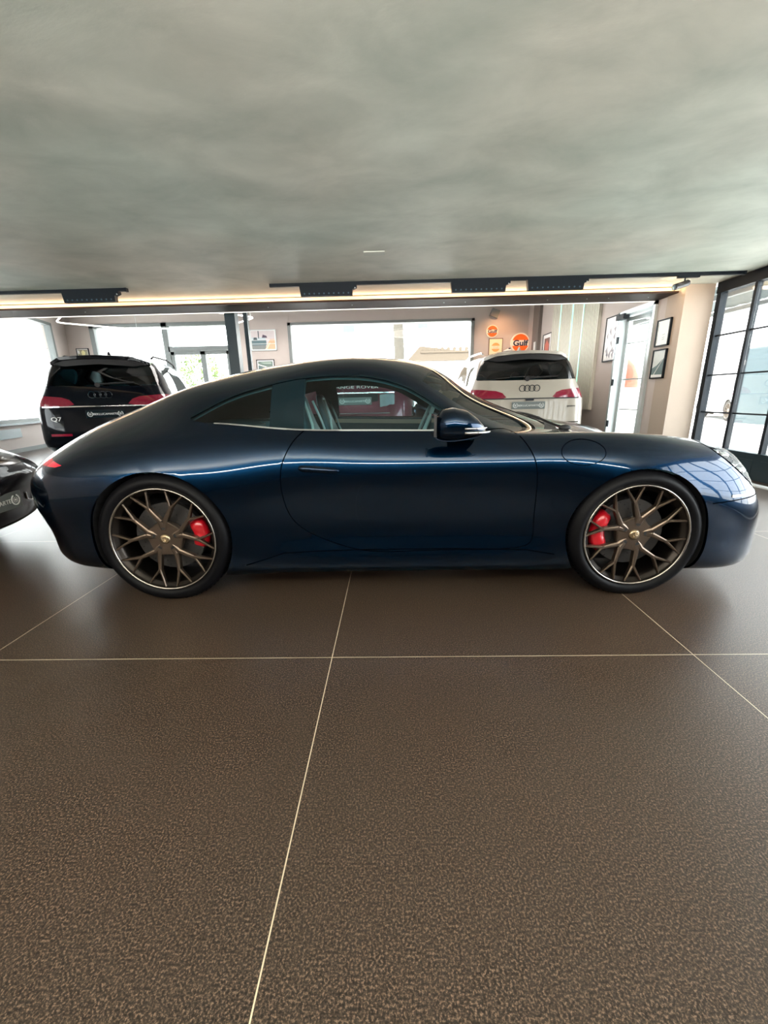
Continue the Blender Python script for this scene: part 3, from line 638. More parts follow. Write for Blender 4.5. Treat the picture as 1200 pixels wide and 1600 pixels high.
    def emit(s, parent, mats, skip=('hole',), inset=None, rename=None, noshell=()):
        bm = s.bm; bm.normal_update(); bm.faces.ensure_lookup_table()
        for v in bm.verts:
            pass
        N = {v: v.normal.copy() for v in bm.verts}
        for v in bm.verts:
            if abs(v.co.y) < 1e-5:
                n = N[v]; n.y = 0; N[v] = n.normalized() if n.length > 1e-6 else v.normal.copy()
        # orient outward
        out = {}
        flip = sum(f.normal.y*f.calc_area() for f in bm.faces) > 0
        for k, name in enumerate(s.names):
            if name in skip: continue
            fs = [f for f in bm.faces if f[s.lp] == k]
            if not fs: continue
            idx = {}; co = []; nr = []; faces = []
            for sg in (1, -1):
                mp = {}
                for f in fs:
                    for v in f.verts:
                        if v in mp: continue
                        if sg == -1 and abs(v.co.y) < 1e-5: mp[v] = idx[v]; continue
                        mp[v] = len(co); co.append((v.co.x, v.co.y*sg, v.co.z)); n = N[v]*(-1 if flip else 1); nr.append((n.x, n.y*sg, n.z))
                        if sg == 1: idx[v] = mp[v]
                    t = [mp[v] for v in f.verts]
                    if (sg == -1) != flip: t = t[::-1]
                    faces.append(t)
            two = name in ('window_trim', 'sill_skirt', 'door', 'side_window', 'quarter_window', 'headlight_cover', 'headlight_bowl', 'tail_light', 'reflector', 'taillight_side', 'rear_side_window')
            groups = [faces]
            if two:
                h = len(faces)//2; groups = [faces[:h], faces[h:]]
            for gi, fcs in enumerate(groups):
                used = sorted({i for t in fcs for i in t}); rm = {i: j for j, i in enumerate(used)}
                me = bpy.data.meshes.new(name); me.from_pydata([co[i] for i in used], [], [[rm[i] for i in t] for t in fcs]); me.materials.append(mats.get(name, mats['body_shell']))
                for p in me.polygons: p.use_smooth = True
                me.update(); me.normals_split_custom_set_from_vertices([nr[i] for i in used])
                o = bpy.data.objects.new(name, me); link(o, parent); out.setdefault(name, []).append(o)
        # dark lining inside the openings
        if inset:
            m_in, d = inset; co = []; faces = []; sgn = -1 if not flip else 1
            keep = [f for f in bm.faces if f[s.lv] > 4 and s.names[f[s.lp]] not in noshell and s.names[f[s.lp]] not in skip]
            for sg in (1, -1):
                mp = {}
                for f in keep:
                    for v in f.verts:
                        if v not in mp:
                            q = v.co+N[v]*(d*sgn); mp[v] = len(co); co.append((q.x, q.y*sg, q.z))
                    faces.append([mp[v] for v in f.verts])
            me = bpy.data.meshes.new('lining'); me.from_pydata(co, [], faces); me.materials.append(m_in)
            for p in me.polygons: p.use_smooth = True
            o = bpy.data.objects.new('inner_lining', me); link(o, parent)
        return out

M_tyre = mat('tyre_rubber', (.003, .003, .004), .5, spec=.12, noise=.2, nscale=80, bump=.1)
M_rim = mat('satin_bronze_alloy', (.15, .112, .086), .33, metal=.9, noise=.06, nscale=30)
M_rimlip = mat('polished_alloy', (.34, .31, .28), .25, metal=1, noise=.04)
M_disc = mat('brake_steel', (.075, .072, .072), .4, metal=.8, noise=.15, nscale=50)
M_cal = mat('red_caliper', (.42, .004, .012), .3, coat=.6, noise=.05, emit=(.8, .01, .02), es=0.0)
M_blk = mat('matt_black', (.006, .006, .007), .7, noise=.1)
M_gloss = mat('gloss_black', (.001, .008, .012), .15, spec=.35, noise=.1)
M_chr = mat('chrome', (.75, .76, .78), .12, metal=1, noise=.03)
M_seam = mat('panel_gap', (.0005, .001, .002), 1, spec=0, noise=.1)
def wheel(parent, x, y, z, R, rr, side, beta, cal_ang, cal_h, width=.27, full=True, pname='wheel'):
    """side: -1 near (outer face towards -y)"""
    e = empty(pname, (x, y, z)); e.parent = parent
    S = Matrix.Scale(side*-1, 4, (0, 1, 0))       # profile is written for outer face at y=0 looking to -y, inner at +y
    w = width; prof = [(rr-.004, .012), (rr+.004, .002), (rr+.016, -.006), (rr+.034, -.010), (R-.022, .001), (R-.010, .010), (R-.002, .026), (R, .045), (R, w-.045), (R-.006, w-.015), (R-.03, w), (rr, w), (rr-.02, w-.02), (rr-.02, .03)]
    MB().lathe(prof, 96, closed=True).build('tyre', M_tyre, e, smooth='all', M=S)
    # tread grooves seen on the shoulder
    b = MB()
    if full:
        for k in range(0, 72):
            a = 2*PI*k/72; Mx = Matrix.Rotation(-a, 4, 'Y'); b.box(R-.0035, R+.0008, .028, .05, -.0025, .0025, M=Mx)
        b.build('tread_groove', M_seam, e, M=S)
    MB().lathe([(rr+.001, .004), (rr-.001, -.002), (rr-.007, -.003), (rr-.011, .003), (rr-.012, .03)], 96).build('rim_lip', M_rimlip, e, smooth='all', M=S)
    MB().lathe([(rr-.011, .003), (rr-.016, .018), (rr-.030, .022), (rr-.036, .05), (rr-.04, .12), (rr-.03, w-.02)], 96).build('rim_barrel', mat('dark_barrel', (.03, .025, .022), .35, metal=.9, noise=.1), e, smooth='all', M=S)
    # spokes: five hub nodes, ten arms, twenty tips
    b = MB(); Rr = rr-.010
    def arm(p, q, w0, w1, y0, y1, t0=.022, t1=.02):
        p, q = Vector((p[0], 0, p[1])), Vector((q[0], 0, q[1])); d = (q-p).normalized(); n = Vector((-d.z, 0, d.x)); secs = []
        for c, ww, yy, tt in ((p, w0, y0, t0), (p.lerp(q, .5), (w0+w1)/2, (y0+y1)/2, (t0+t1)/2), (q, w1, y1, t1)):
            k = ww*.28
            secs.append([(c-n*ww/2)+Vector((0, yy+tt, 0)), (c-n*ww/2)+Vector((0, yy+.004, 0)), (c-n*(ww/2-k))+Vector((0, yy, 0)), (c+n*(ww/2-k))+Vector((0, yy, 0)), (c+n*ww/2)+Vector((0, yy+.004, 0)), (c+n*ww/2)+Vector((0, yy+tt, 0))])
        b.loft(secs)
    pol = lambda r, a: (r*math.cos(math.radians(a)), r*math.sin(math.radians(a)))
    hub_y = .026
    for k in range(5):
        B = beta+72*k
        for s_ in (1, -1):
            root = pol(rr*.34, B+s_*29); fork = pol(rr*.63, B+s_*17); t1_ = pol(Rr*.985, B+s_*6.6); t2_ = pol(Rr*.985, B+s_*25.2)
            arm(root, fork, .025, .018, hub_y-.004, .014, .03, .028); arm(fork, t1_, .015, .009, .014, .006, .026, .02); arm(fork, t2_, .013, .009, .015, .006, .024, .02)
            arm(pol(rr*.16, B+s_*34), root, .034, .024, hub_y, hub_y-.004, .03, .03)
            b.cyl((fork[0], .0145, fork[1]), (fork[0], .04, fork[1]), .0085, n=10)
        arm(pol(rr*.345, B+28), pol(rr*.345, B-28) if False else pol(rr*.30, B), .012, .012, hub_y+.002, hub_y+.004, .02, .02)
        arm(pol(rr*.345, B-28), pol(rr*.30, B), .012, .012, hub_y+.002, hub_y+.004, .02, .02)
    b.lathe([(rr*.0, hub_y), (rr*.13, hub_y), (rr*.30, hub_y+.002), (rr*.315, hub_y+.01), (rr*.30, hub_y+.05), (.0, hub_y+.05)], 40)
    b.build('spokes', M_rim, e, M=S)
    for k in range(5):
        p = pol(rr*.225, beta+36+72*k); MB().cyl((p[0], hub_y-.0015, p[1]), (p[0], hub_y+.02, p[1]), .0125, n=20).build('lug_recess', M_blk, e, M=S)
    MB().lathe([(0, hub_y-.010), (.018, hub_y-.009), (.026, hub_y-.005), (.028, hub_y+.004)], 32).build('centre_cap', mat('cap_bronze', (.36, .27, .17), .3, metal=.9, noise=.1), e, smooth='all', M=S)
    if full:  # raised crest on the cap
        b = MB(); y0, y1 = hub_y-.0125, hub_y-.008
        for pts in (((-.013, .016), (.013, .016), (.013, .012), (-.013, .012)), ((-.015, .009), (-.002, .009), (-.004, .003), (-.014, .003)), ((.003, .009), (.015, .007), (.013, .002), (.002, .004)), ((-.012, 0), (.011, -.001), (.009, -.005), (-.010, -.004)), ((-.008, -.008), (.007, -.008), (.002, -.015), (-.002, -.015))):
            b.poly([(px*(1 if side == -1 else -1), y0, pz) for px, pz in pts], (0, y1-y0, 0))
        b.build('crest', mat('crest_gold', (.85, .75, .58), .25, metal=1, noise=.05), e, M=S)
    b = MB().lathe([(.06, .085), (rr*.66, .085), (rr*.66, .118), (.06, .118)], 64, closed=True); b.build('brake_disc', M_disc, e, smooth=True, M=S)
    if full:
        b = MB()
        for k in range(12):
            for j, rad in enumerate((.10, .125, .15, .17)): p = pol(rad, k*30+j*7); b.cyl((p[0], .0842, p[1]), (p[0], .088, p[1]), .004, n=8)
        b.build('disc_holes', M_blk, e, M=S); MB().cyl((0, .05, 0), (0, .085, 0), .075, n=32).build('disc_bell', M_blk, e, M=S)
        n = 14; secs = []
        for i in range(n+1):
            f = i/n; a = math.radians(cal_ang-cal_h+2*cal_h*f); bul = 1-.22*math.cos(f*2*PI*2)*.5-(.5 if i in (0, n) else 0)
            r0, r1 = rr*.50, rr*.50+rr*.27*min(1, .75+.35*math.sin(PI*f)); y0 = .084-.036*bul
            ca, sa = math.cos(a), math.sin(a)
            secs.append([(r0*ca, .13, r0*sa), (r0*ca, y0+.01, r0*sa), ((r0+.012)*ca, y0, (r0+.012)*sa), ((r1-.012)*ca, y0, (r1-.012)*sa), (r1*ca, y0+.012, r1*sa), (r1*ca, .13, r1*sa)])
        MB().loft(secs).build('brake_caliper', M_cal, e, smooth='all', M=S)
    return e

# -------- the coupe
COUPE = [
 [(-1.96, 0, 0.21), (-2.056, 0, 0.24), (-2.096, 0, 0.36), (-2.156, 0, 0.52), (-2.16, 0, 0.64), (-2.148, 0, 0.7), (-2.144, 0, 0.735), (-2.14, 0, 0.765), (-2.132, 0, 0.79), (-2.12, 0, 0.81), (-2.104, 0, 0.825)],
 [(-1.944, 0.33, 0.21), (-2.032, 0.36, 0.24), (-2.057, 0.38, 0.36), (-2.117, 0.4, 0.52), (-2.136, 0.4, 0.64), (-2.12, 0.38, 0.7), (-2.104, 0.35, 0.745), (-2.088, 0.29, 0.78), (-2.064, 0.22, 0.81), (-2.048, 0.12, 0.835), (-2.04, 0, 0.85)],
 [(-1.88, 0.6, 0.21), (-1.936, 0.66, 0.24), (-1.956, 0.69, 0.36), (-2.016, 0.7, 0.52), (-2.032, 0.68, 0.645), (-2.004, 0.64, 0.715), (-1.976, 0.58, 0.765), (-1.952, 0.48, 0.81), (-1.928, 0.36, 0.85), (-1.912, 0.19, 0.885), (-1.904, 0, 0.895)],
 [(-1.72, 0.74, 0.17), (-1.78, 0.82, 0.195), (-1.8, 0.86, 0.35), (-1.832, 0.875, 0.53), (-1.828, 0.855, 0.67), (-1.8, 0.8, 0.755), (-1.77, 0.7, 0.825), (-1.75, 0.57, 0.885), (-1.73, 0.41, 0.935), (-1.72, 0.21, 0.97), (-1.71, 0, 0.98)],
 [(-1.54, 0.8, 0.155), (-1.54, 0.88, 0.185), (-1.55, 0.905, 0.36), (-1.55, 0.922, 0.54), (-1.55, 0.905, 0.69), (-1.54, 0.84, 0.8), (-1.53, 0.73, 0.88), (-1.51, 0.6, 0.95), (-1.5, 0.44, 1.01), (-1.5, 0.23, 1.035), (-1.5, 0, 1.045)],
 [(-1.22, 0.82, 0.13), (-1.22, 0.9, 0.16), (-1.22, 0.925, 0.36), (-1.22, 0.935, 0.55), (-1.22, 0.918, 0.71), (-1.21, 0.855, 0.83), (-1.2, 0.765, 0.905), (-1.19, 0.665, 0.98), (-1.19, 0.53, 1.08), (-1.19, 0.28, 1.138), (-1.19, 0, 1.15)],
 [(-0.88, 0.82, 0.12), (-0.88, 0.89, 0.15), (-0.88, 0.9, 0.36), (-0.88, 0.908, 0.55), (-0.88, 0.897, 0.7), (-0.88, 0.845, 0.83), (-0.88, 0.775, 0.905), (-0.88, 0.705, 0.99), (-0.88, 0.6, 1.1), (-0.88, 0.33, 1.205), (-0.88, 0, 1.235)],
 [(-0.55, 0.8, 0.12), (-0.55, 0.865, 0.15), (-0.55, 0.848, 0.35), (-0.55, 0.868, 0.56), (-0.55, 0.872, 0.71), (-0.55, 0.832, 0.83), (-0.55, 0.775, 0.895), (-0.55, 0.715, 1.02), (-0.55, 0.61, 1.155), (-0.55, 0.35, 1.25), (-0.55, 0, 1.278)],
 [(-0.2, 0.8, 0.12), (-0.2, 0.86, 0.15), (-0.2, 0.835, 0.35), (-0.2, 0.857, 0.56), (-0.2, 0.864, 0.71), (-0.2, 0.822, 0.82), (-0.2, 0.765, 0.88), (-0.2, 0.705, 1.02), (-0.2, 0.595, 1.178), (-0.2, 0.35, 1.268), (-0.2, 0, 1.295)],
 [(0.1, 0.8, 0.12), (0.1, 0.86, 0.15), (0.1, 0.835, 0.35), (0.1, 0.857, 0.56), (0.1, 0.864, 0.71), (0.1, 0.822, 0.81), (0.1, 0.762, 0.87), (0.1, 0.712, 0.98), (0.1, 0.632, 1.1), (0.18, 0.36, 1.203), (0.23, 0, 1.232)],
 [(0.35, 0.8, 0.12), (0.35, 0.86, 0.15), (0.35, 0.838, 0.35), (0.35, 0.858, 0.55), (0.35, 0.866, 0.71), (0.35, 0.826, 0.8), (0.35, 0.765, 0.862), (0.34, 0.725, 0.91), (0.335, 0.675, 0.965), (0.42, 0.38, 1.05), (0.48, 0, 1.075)],
 [(0.62, 0.8, 0.12), (0.62, 0.865, 0.15), (0.62, 0.848, 0.35), (0.62, 0.865, 0.55), (0.62, 0.872, 0.71), (0.62, 0.838, 0.79), (0.6, 0.785, 0.84), (0.6, 0.745, 0.855), (0.6, 0.7, 0.866), (0.71, 0.38, 0.93), (0.77, 0, 0.945)],
 [(0.86, 0.82, 0.12), (0.86, 0.88, 0.16), (0.86, 0.875, 0.35), (0.86, 0.885, 0.54), (0.86, 0.887, 0.7), (0.86, 0.855, 0.785), (0.86, 0.795, 0.838), (0.86, 0.74, 0.85), (0.87, 0.66, 0.85), (0.96, 0.38, 0.855), (1.01, 0, 0.862)],
 [(1.22, 0.82, 0.14), (1.22, 0.9, 0.17), (1.22, 0.912, 0.35), (1.22, 0.925, 0.53), (1.22, 0.912, 0.67), (1.22, 0.868, 0.775), (1.22, 0.805, 0.828), (1.22, 0.725, 0.84), (1.22, 0.62, 0.822), (1.23, 0.34, 0.8), (1.23, 0, 0.8)],
 [(1.55, 0.8, 0.12), (1.55, 0.885, 0.15), (1.55, 0.9, 0.34), (1.55, 0.905, 0.5), (1.55, 0.885, 0.63), (1.55, 0.838, 0.73), (1.55, 0.778, 0.782), (1.55, 0.7, 0.798), (1.55, 0.6, 0.778), (1.56, 0.33, 0.745), (1.56, 0, 0.745)],
 [(1.7504, 0.78, 0.12), (1.8036, 0.845, 0.15), (1.8264, 0.86, 0.32), (1.824, 0.848, 0.47), (1.8114, 0.82, 0.58), (1.7962, 0.778, 0.653), (1.781, 0.725, 0.703), (1.781, 0.655, 0.718), (1.7886, 0.56, 0.693), (1.8114, 0.31, 0.653), (1.819, 0, 0.648)],
 [(1.8726, 0.64, 0.12), (1.9258, 0.71, 0.15), (1.9562, 0.725, 0.3), (1.9638, 0.71, 0.43), (1.9148, 0.685, 0.52), (1.8844, 0.645, 0.58), (1.8654, 0.6, 0.615), (1.8654, 0.54, 0.62), (1.873, 0.46, 0.6), (1.9034, 0.26, 0.575), (1.9186, 0, 0.57)],
 [(1.9612, 0.38, 0.12), (2.0144, 0.42, 0.15), (2.0448, 0.43, 0.29), (2.0524, 0.42, 0.41), (2.0022, 0.4, 0.48), (1.9832, 0.38, 0.53), (1.9718, 0.35, 0.55), (1.968, 0.31, 0.56), (1.9718, 0.25, 0.555), (1.9832, 0.14, 0.55), (1.987, 0, 0.548)],
 [(1.989, 0, 0.12), (2.0498, 0, 0.15), (2.084, 0, 0.29), (2.0916, 0, 0.4), (2.0402, 0, 0.46), (2.0288, 0, 0.49), (2.0235, 0, 0.502), (2.0197, 0, 0.51), (2.0159, 0, 0.516), (2.0121, 0, 0.522), (2.0083, 0, 0.528)]]
def smooth_poly(pts, n=6, closed=False):
    P = np.array(pts, float)
    if closed: P = np.concatenate([P[-3:], P, P[:3]])
    t = np.r_[0, np.cumsum(np.maximum(np.linalg.norm(np.diff(P, axis=0), axis=1), 1e-6)**.6)]
    if closed: q = np.concatenate([np.linspace(t[i], t[i+1], n, endpoint=False) for i in range(3, len(P)-3)])
    else: q = np.r_[np.concatenate([np.linspace(t[i], t[i+1], n, endpoint=False) for i in range(len(P)-1)]), t[-1]]
    return [tuple(p) for p in nspline(t, P, q)]
def paint(name, col, metal=.55, rough=.32):
    m = mat(name, col, rough, metal=metal, coat=1, noise=.12, nscale=900, coat_rough=.02); m.node_tree.nodes['Principled BSDF'].inputs['Coat IOR'].default_value = 1.34; m.node_tree.nodes['Principled BSDF'].inputs['Specular IOR Level'].default_value = .15; return m
M_navy = paint('navy_metallic_paint', (.0003, .0105, .030), .93, .25)
M_carglass = glassmat('tinted_car_glass', (.66, .84, .86), 1.0)
M_carglass_d = glassmat('dark_car_glass', (.22, .33, .34), 1.2)
M_screen = glassmat('windscreen_glass', (.74, .88, .82), 1.3)
M_fabric = mat('dark_cabin_trim', (.02, .065, .08), .8, noise=.2)
M_leather = mat('blue_grey_leather', (.05, .13, .16), .45, noise=.1, nscale=60)
M_stitch = mat('pale_piping', (.45, .62, .62), .4, noise=.05)
M_beige = mat('beige_trim', (.48, .40, .30), .5, noise=.05)
M_redl = mat('red_lamp_glass', (.55, .01, .03), .12, coat=1, noise=.05, emit=(1, .02, .06), es=.10)
M_redd = mat('dark_red_lamp', (.16, .006, .02), .15, coat=1, noise=.15)
M_clear = glassmat('clear_lamp_glass', (.93, .97, .97), .35)
M_bowl = mat('silver_lamp_bowl', (.20, .235, .24), .35, metal=.5, noise=.15, nscale=20)
def coupe(root, zs=1.0, m_paint=None, hero=True):
    mp = m_paint or M_navy
    B = Body(COUPE, .035 if hero else .07, .03 if hero else .05, zs); Z = lambda pts: [(x, z*zs) for x, z in pts]
    dlo = smooth_poly([(-1.075, .955), (-1.02, .985), (-.90, 1.045), (-.72, 1.10), (-.50, 1.142), (-.25, 1.152), (-.06, 1.128), (.10, 1.068), (.22, .992), (.36, .915), (.455, .868)], 4)
    low = smooth_poly([(.455, .868), (.2, .873), (-.2, .882), (-.48, .89), (-.66, .905), (-.9, .928), (-1.03, .94), (-1.075, .955)], 4)
    side = lambda f, u, v: 4.6 < v < 8.6 and 3.5 < u < 11.8
    # door side glass in front of the pillar, quarter glass behind it
    xa, xb = -.47, -.645
    full = dlo+low[1:-1]
    def clip(poly, x, keep_less):
        out = []
        for i in range(len(poly)):
            p, q = poly[i], poly[(i+1) % len(poly)]; ip = (p[0] <= x) == keep_less; iq = (q[0] <= x) == keep_less
            if ip: out.append(p)
            if ip != iq: t = (x-p[0])/(q[0]-p[0]); out.append((x, p[1]+t*(q[1]-p[1])))
        return out
    cfront, crear = clip(full, xa, False), clip(full, xb, True)
    B.cut(Z(full), (0, 2), 'window_trim', side)
    B.cut(Z(cfront), (0, 2), 'side_window', side)
    cr2 = []
    cx_, cz_ = sum(p[0] for p in crear)/len(crear), sum(p[1] for p in crear)/len(crear)
    B.cut(Z(crear), (0, 2), 'quarter_window', side)
    door = smooth_poly([(.455, .868), (.60, .862), (.655, .80), (.69, .72), (.705, .60), (.71, .40), (.70, .30), (.62, .265), (.2, .255), (-.15, .255), (-.33, .30), (-.50, .385), (-.57, .50), (-.578, .70), (-.555, .77), (-.51, .845), (-.465, .888)], 4)
    B.cut(Z(door+low[::-1][8:18][:0]+[(-.2, .882), (.2, .873)][0:2]), (0, 2), 'door', lambda f, u, v: 1 < v < 6.6 and B.names[f[B.lp]] == 'body_shell')
    # param regions
    B.region('windscreen', lambda f, u, v: 9.15 < u < 11.75 and v > 8.25)
    B.region('rear_window', lambda f, u, v: 4.35 < u < 6.1 and v > 8.7)
    B.region('cowl', lambda f, u, v: 11.75 < u < 12.0 and v > 8.25)
    if hero:
        B.region('bonnet', lambda f, u, v: 12.0 < u < 16.0 and v > 8.0)
        B.region('front_bumper', lambda f, u, v: (u > 14.6 and v < 4.0) or (u > 16 and v > 4))
        B.region('rear_bumper', lambda f, u, v: u < 4.0 and v < 4.0)
    hl = smooth_poly([(1.54, -.72), (1.60, -.63), (1.71, -.575), (1.82, -.56), (1.90, -.575), (1.93, -.64), (1.905, -.74), (1.82, -.82), (1.70, -.835), (1.58, -.79)], 4, closed=True)
    B.cut(hl, (0, 1), 'headlight_cover', lambda f, u, v: u > 13.2 and v > 3.6)
    B.cut(Z([(-2.3, .778), (-1.96, .775), (-1.83, .772), (-1.70, .742), (-1.74, .732), (-1.95, .738), (-2.3, .738)]), (0, 2), 'tail_light', lambda f, u, v: u < 3.8 and 4.2 < v < 8)
    
    B.region('rear_valance', lambda f, u, v: u < 4.6 and v < 1.2)
    B.region('sill_skirt', lambda f, u, v: 5.6 < u < 12.6 and v < 1.0)
    B.arch(-1.225, .345*zs, .366, parent=root, paint=mp, lin=M_blk); B.arch(1.225, .33*zs, .353, parent=root, paint=mp, lin=M_blk)
    mats = dict(tail_light=M_redl if hero else M_gloss, body_shell=mp, door=mp, bonnet=mp, front_bumper=mp, rear_bumper=mp, side_window=M_carglass, quarter_window=M_carglass, windscreen=M_screen, rear_window=M_carglass_d if hero else M_gloss, window_trim=M_gloss, cowl=M_blk,
                headlight_cover=M_clear, tail_grille=M_blk, rear_valance=M_gloss if hero else M_blk, sill_skirt=M_gloss)
    # lamp bowls: the cover surface pushed inwards
    k = B.part('headlight_cover'); fs = [f for f in B.bm.faces if f[B.lp] == k]
    for sg in (1, -1):
        b = MB(); mp_ = {}
        for f in fs:
            q = []
            for v in f.verts:
                if v not in mp_: n = v.normal if v.normal.z > 0 else -v.normal; c = v.co-n*(.0 if False else .045); mp_[v] = b.bm.verts.new((c.x, c.y*sg, c.z))
                q.append(mp_[v])
            b.bm.faces.new(q if sg == 1 else q[::-1])
        bo = b.build('headlight_bowl', M_bowl, root, smooth='all')
        if hero:
            for (lx, ly) in ((1.70, -.74), (1.71, -.66), (1.81, -.73), (1.82, -.65)):
                r = B.ray((lx, ly, 3), (0, 0, -1))[0]
                if r: MB().sphere((lx, ly*sg, r.z-.035), .026, (1, 1, .7), 14).build('lamp_lens', M_chr, bo, smooth='all')
    parts = B.emit(root, mats, inset=(M_fabric, .022), noshell=('side_window', 'quarter_window', 'windscreen', 'rear_window', 'headlight_cover', 'hole'))
    if hero:
        def hang(src, dst):
            for o in list(src): o.parent = dst
        SEAMS = (('door_gap', M_seam, ((Z(door+[door[0]])[:-1], .005, 'y', .0012),)),
            ('bonnet_gap', M_seam, (([(1.53, -.60), (1.3, -.62), (1.0, -.65), (.86, -.665)], .005, 'z', .0012), ([(1.84, -.555), (1.90, -.48), (1.98, -.36), (2.03, -.2), (2.05, -.01)], .005, 'z', .0012))),
            ('headlight_gap', M_seam, ((hl+[hl[0]], .007, 'z', .0012),)),
            ('fuel_flap_gap', M_seam, (([(.92+.105*math.cos(t*PI/14), .762+.060*math.sin(t*PI/14)) for t in range(29)], .0035, 'y', .0012),)),
            ('front_bumper_gap', M_seam, (([(1.57, .50), (1.70, .512), (1.85, .525), (1.98, .50)], .005, 'y', .0012),)),
            ('side_marker', mat('marker_lens', (.75, .72, .66), .2, noise=.05), (([(1.67, .532), (1.79, .535)], .013, 'y', .003),)),
            ('drip_rail', M_gloss, (([(p[0], p[1]+.006) for p in dlo], .010, 'y', .0022),)),
            ('waist_strip', M_chr, ((low[1:22], .009, 'y', .0025),)),
            ('sill_gap', M_seam, (([(-.80, .20), (-.6, .255), (-.2, .262), (.3, .262), (.68, .255), (.82, .235)], .006, 'y', .0012),)))
        for nm, mm, lst in SEAMS:
            for sg in (1, -1):
                b = MB()
                for pts, w_, d_, of in lst: B.seam(b, pts, w_, d_, of, sides=(sg,))
                b.build(nm, mm, root)
        # door handles
        for i, d in enumerate(parts['door']):
            sg = 1 if i == 0 else -1
            r = B.ray((-.40, -3, .700), (0, 1, 0))[0]
            b = MB(); secs = []
            for t, hh, dd in ((0, .004, .002), (.12, .016, .016), (.4, .017, .022), (.75, .014, .020), (.93, .010, .012), (1, .003, .003)):
                x = -.50+.215*t; yy = r.y+.004; zc = .708-.016*t
                secs.append([(x, (yy+.01)*sg, zc-hh), (x, (yy-dd*.8)*sg, zc-hh*.9), (x, (yy-dd)*sg, zc), (x, (yy-dd*.6)*sg, zc+hh), (x, (yy+.01)*sg, zc+hh)])
            b.loft(secs).build('door_handle', mp, d, smooth='all')
        # mirrors
        for sg in (1, -1):
            d = parts['door'][0 if sg == 1 else 1]
            b = MB(); secs = []
            for t, h0, h1, w_ in ((0, .868, .925, .03), (.04, .852, .955, .055), (.15, .842, .984, .085), (.35, .84, .992, .10), (.6, .846, .980, .095), (.8, .855, .948, .075), (.93, .865, .915, .045), (1, .876, .892, .012)):
                x = .175+.235*t; zc, hh = (h0+h1)/2, (h1-h0)/2; ring = []
                for k in range(20):
                    a = 2*PI*k/20; ca, sa = math.cos(a), math.sin(a)
                    ring.append((x, -sg*(.985+w_*abs(ca)**.8*(1 if ca > 0 else -1)), zc+hh*abs(sa)**.8*(1 if sa > 0 else -1)))
                secs.append(ring)
            mo = b.loft(secs).build('door_mirror', mp, d, smooth='all')
            b = MB()
            for z0, x0, x1, th in ((.906, .30, .415, .007), (.889, .30, .43, .010)):
                b.loft([[(x, -sg*(yy), z0-th+dz), (x, -sg*(yy+.012), z0-th+dz), (x, -sg*(yy+.012), z0+dz), (x, -sg*(yy), z0+dz)] for x, yy, dz in ((x0, 1.07, 0), ((x0+x1)/2, 1.062, 0), (x1-.02, 1.03, -.001), (x1, .99, -.003))])
            b.build('mirror_trim', M_chr, mo, smooth='all')
            MB().box(.168, .18, -sg*.93, -sg*1.05, .868, .965).build('mirror_glass', M_chr, mo)
            b = MB().loft([[(x0, -sg*y, z-.012), (x1, -sg*y, z-.012), (x1, -sg*y, z+.012), (x0, -sg*y, z+.012)] for x0, x1, y, z in ((.26, .40, .80, .835), (.27, .36, .88, .845), (.26, .35, .95, .855))]); b.build('mirror_arm', M_gloss, mo, smooth=True)
        # wipers
        for k_, pts in enumerate((((.97, -.50), (.93, -.40), (.885, -.10), (.87, .12)), ((.99, .05), (.94, .15), (.90, .40), (.84, .55)))):
            MB().tube([(x_, y_, B.ray((x_, -abs(y_)-.001, 3), (0, 0, -1))[0].z+.012) for x_, y_ in smooth_poly(pts, 5)], .007, 6).build('wiper', M_blk, root)
            x_, y_ = pts[0]; z_ = B.ray((x_, -abs(y_)-.001, 3), (0, 0, -1))[0].z; MB().sphere((x_, y_, z_+.01), .022, (1.6, 1, .8), 10).build('wiper_pivot', M_blk, root, smooth='all')
        # cabin
        MB().box(-1.0, .9, -.62, .62, .16, .30).build('cabin_floor', M_blk, root)
        b = MB().loft([[(x, -w_-.03, .45), (x, w_+.03, .45), (x, w_, z), (x, -w_, z)] for x, z, w_ in ((.36, .74, .62), (.42, .82, .62), (.56, .84, .60), (.70, .845, .50), (.80, .845, .38))]); b.build('dashboard', M_fabric, root, smooth=True)
        MB().box(.30, .42, -.44, -.30 if False else -.28, .78, .845).build('instrument_hood', M_fabric, root)
        def seat(y, x=-.38):
            sroot = MB(); secs = []
            for x_, z_, hw, th in ((.02, .42, .24, .09), (-.02, .55, .25, .10), (-.07, .70, .235, .10), (-.115, .82, .20, .085), (-.14, .90, .15, .065), (-.165, .98, .135, .06), (-.18, 1.045, .12, .05), (-.185, 1.07, .09, .03)):
                ring = []
                for k in range(16):
                    a = 2*PI*k/16; ring.append((x+x_+th*math.cos(a)*.5, y+hw*abs(math.sin(a))**.7*(1 if math.sin(a) > 0 else -1), z_))
                secs.append(ring)
            bk = sroot.loft(secs).build('seat_back', M_leather, root, smooth='all')
            for s_ in (-1, 1):
                MB().tube([(x+.04, y+s_*.245, .50), (x-.01, y+s_*.25, .66), (x-.075, y+s_*.215, .82), (x-.09, y+s_*.165, .90), (x-.135, y+s_*.13, 1.03)], .008, 8).build('piping', M_stitch, bk, smooth='all')
            MB().box(x-.02, x+.50, y-.25, y+.25, .28, .44, bev=.04).build('seat_cushion', M_leather, root, smooth=True)
        seat(-.36); seat(.36)
        for y in (-.28, .28): MB().box(-.98, -.86, y-.2, y+.2, .5, .90, bev=.04).build('rear_seat', M_leather, root, smooth=True)
        MB().box(-1.35, -.95, -.50, .50, .80, .90, bev=.03).build('parcel_shelf', M_leather, root, smooth=True)
        sw = empty('steering_wheel', (.24, .36, .845)); sw.parent = root
        tilt = Matrix.Rotation(math.radians(-66), 4, 'Y')
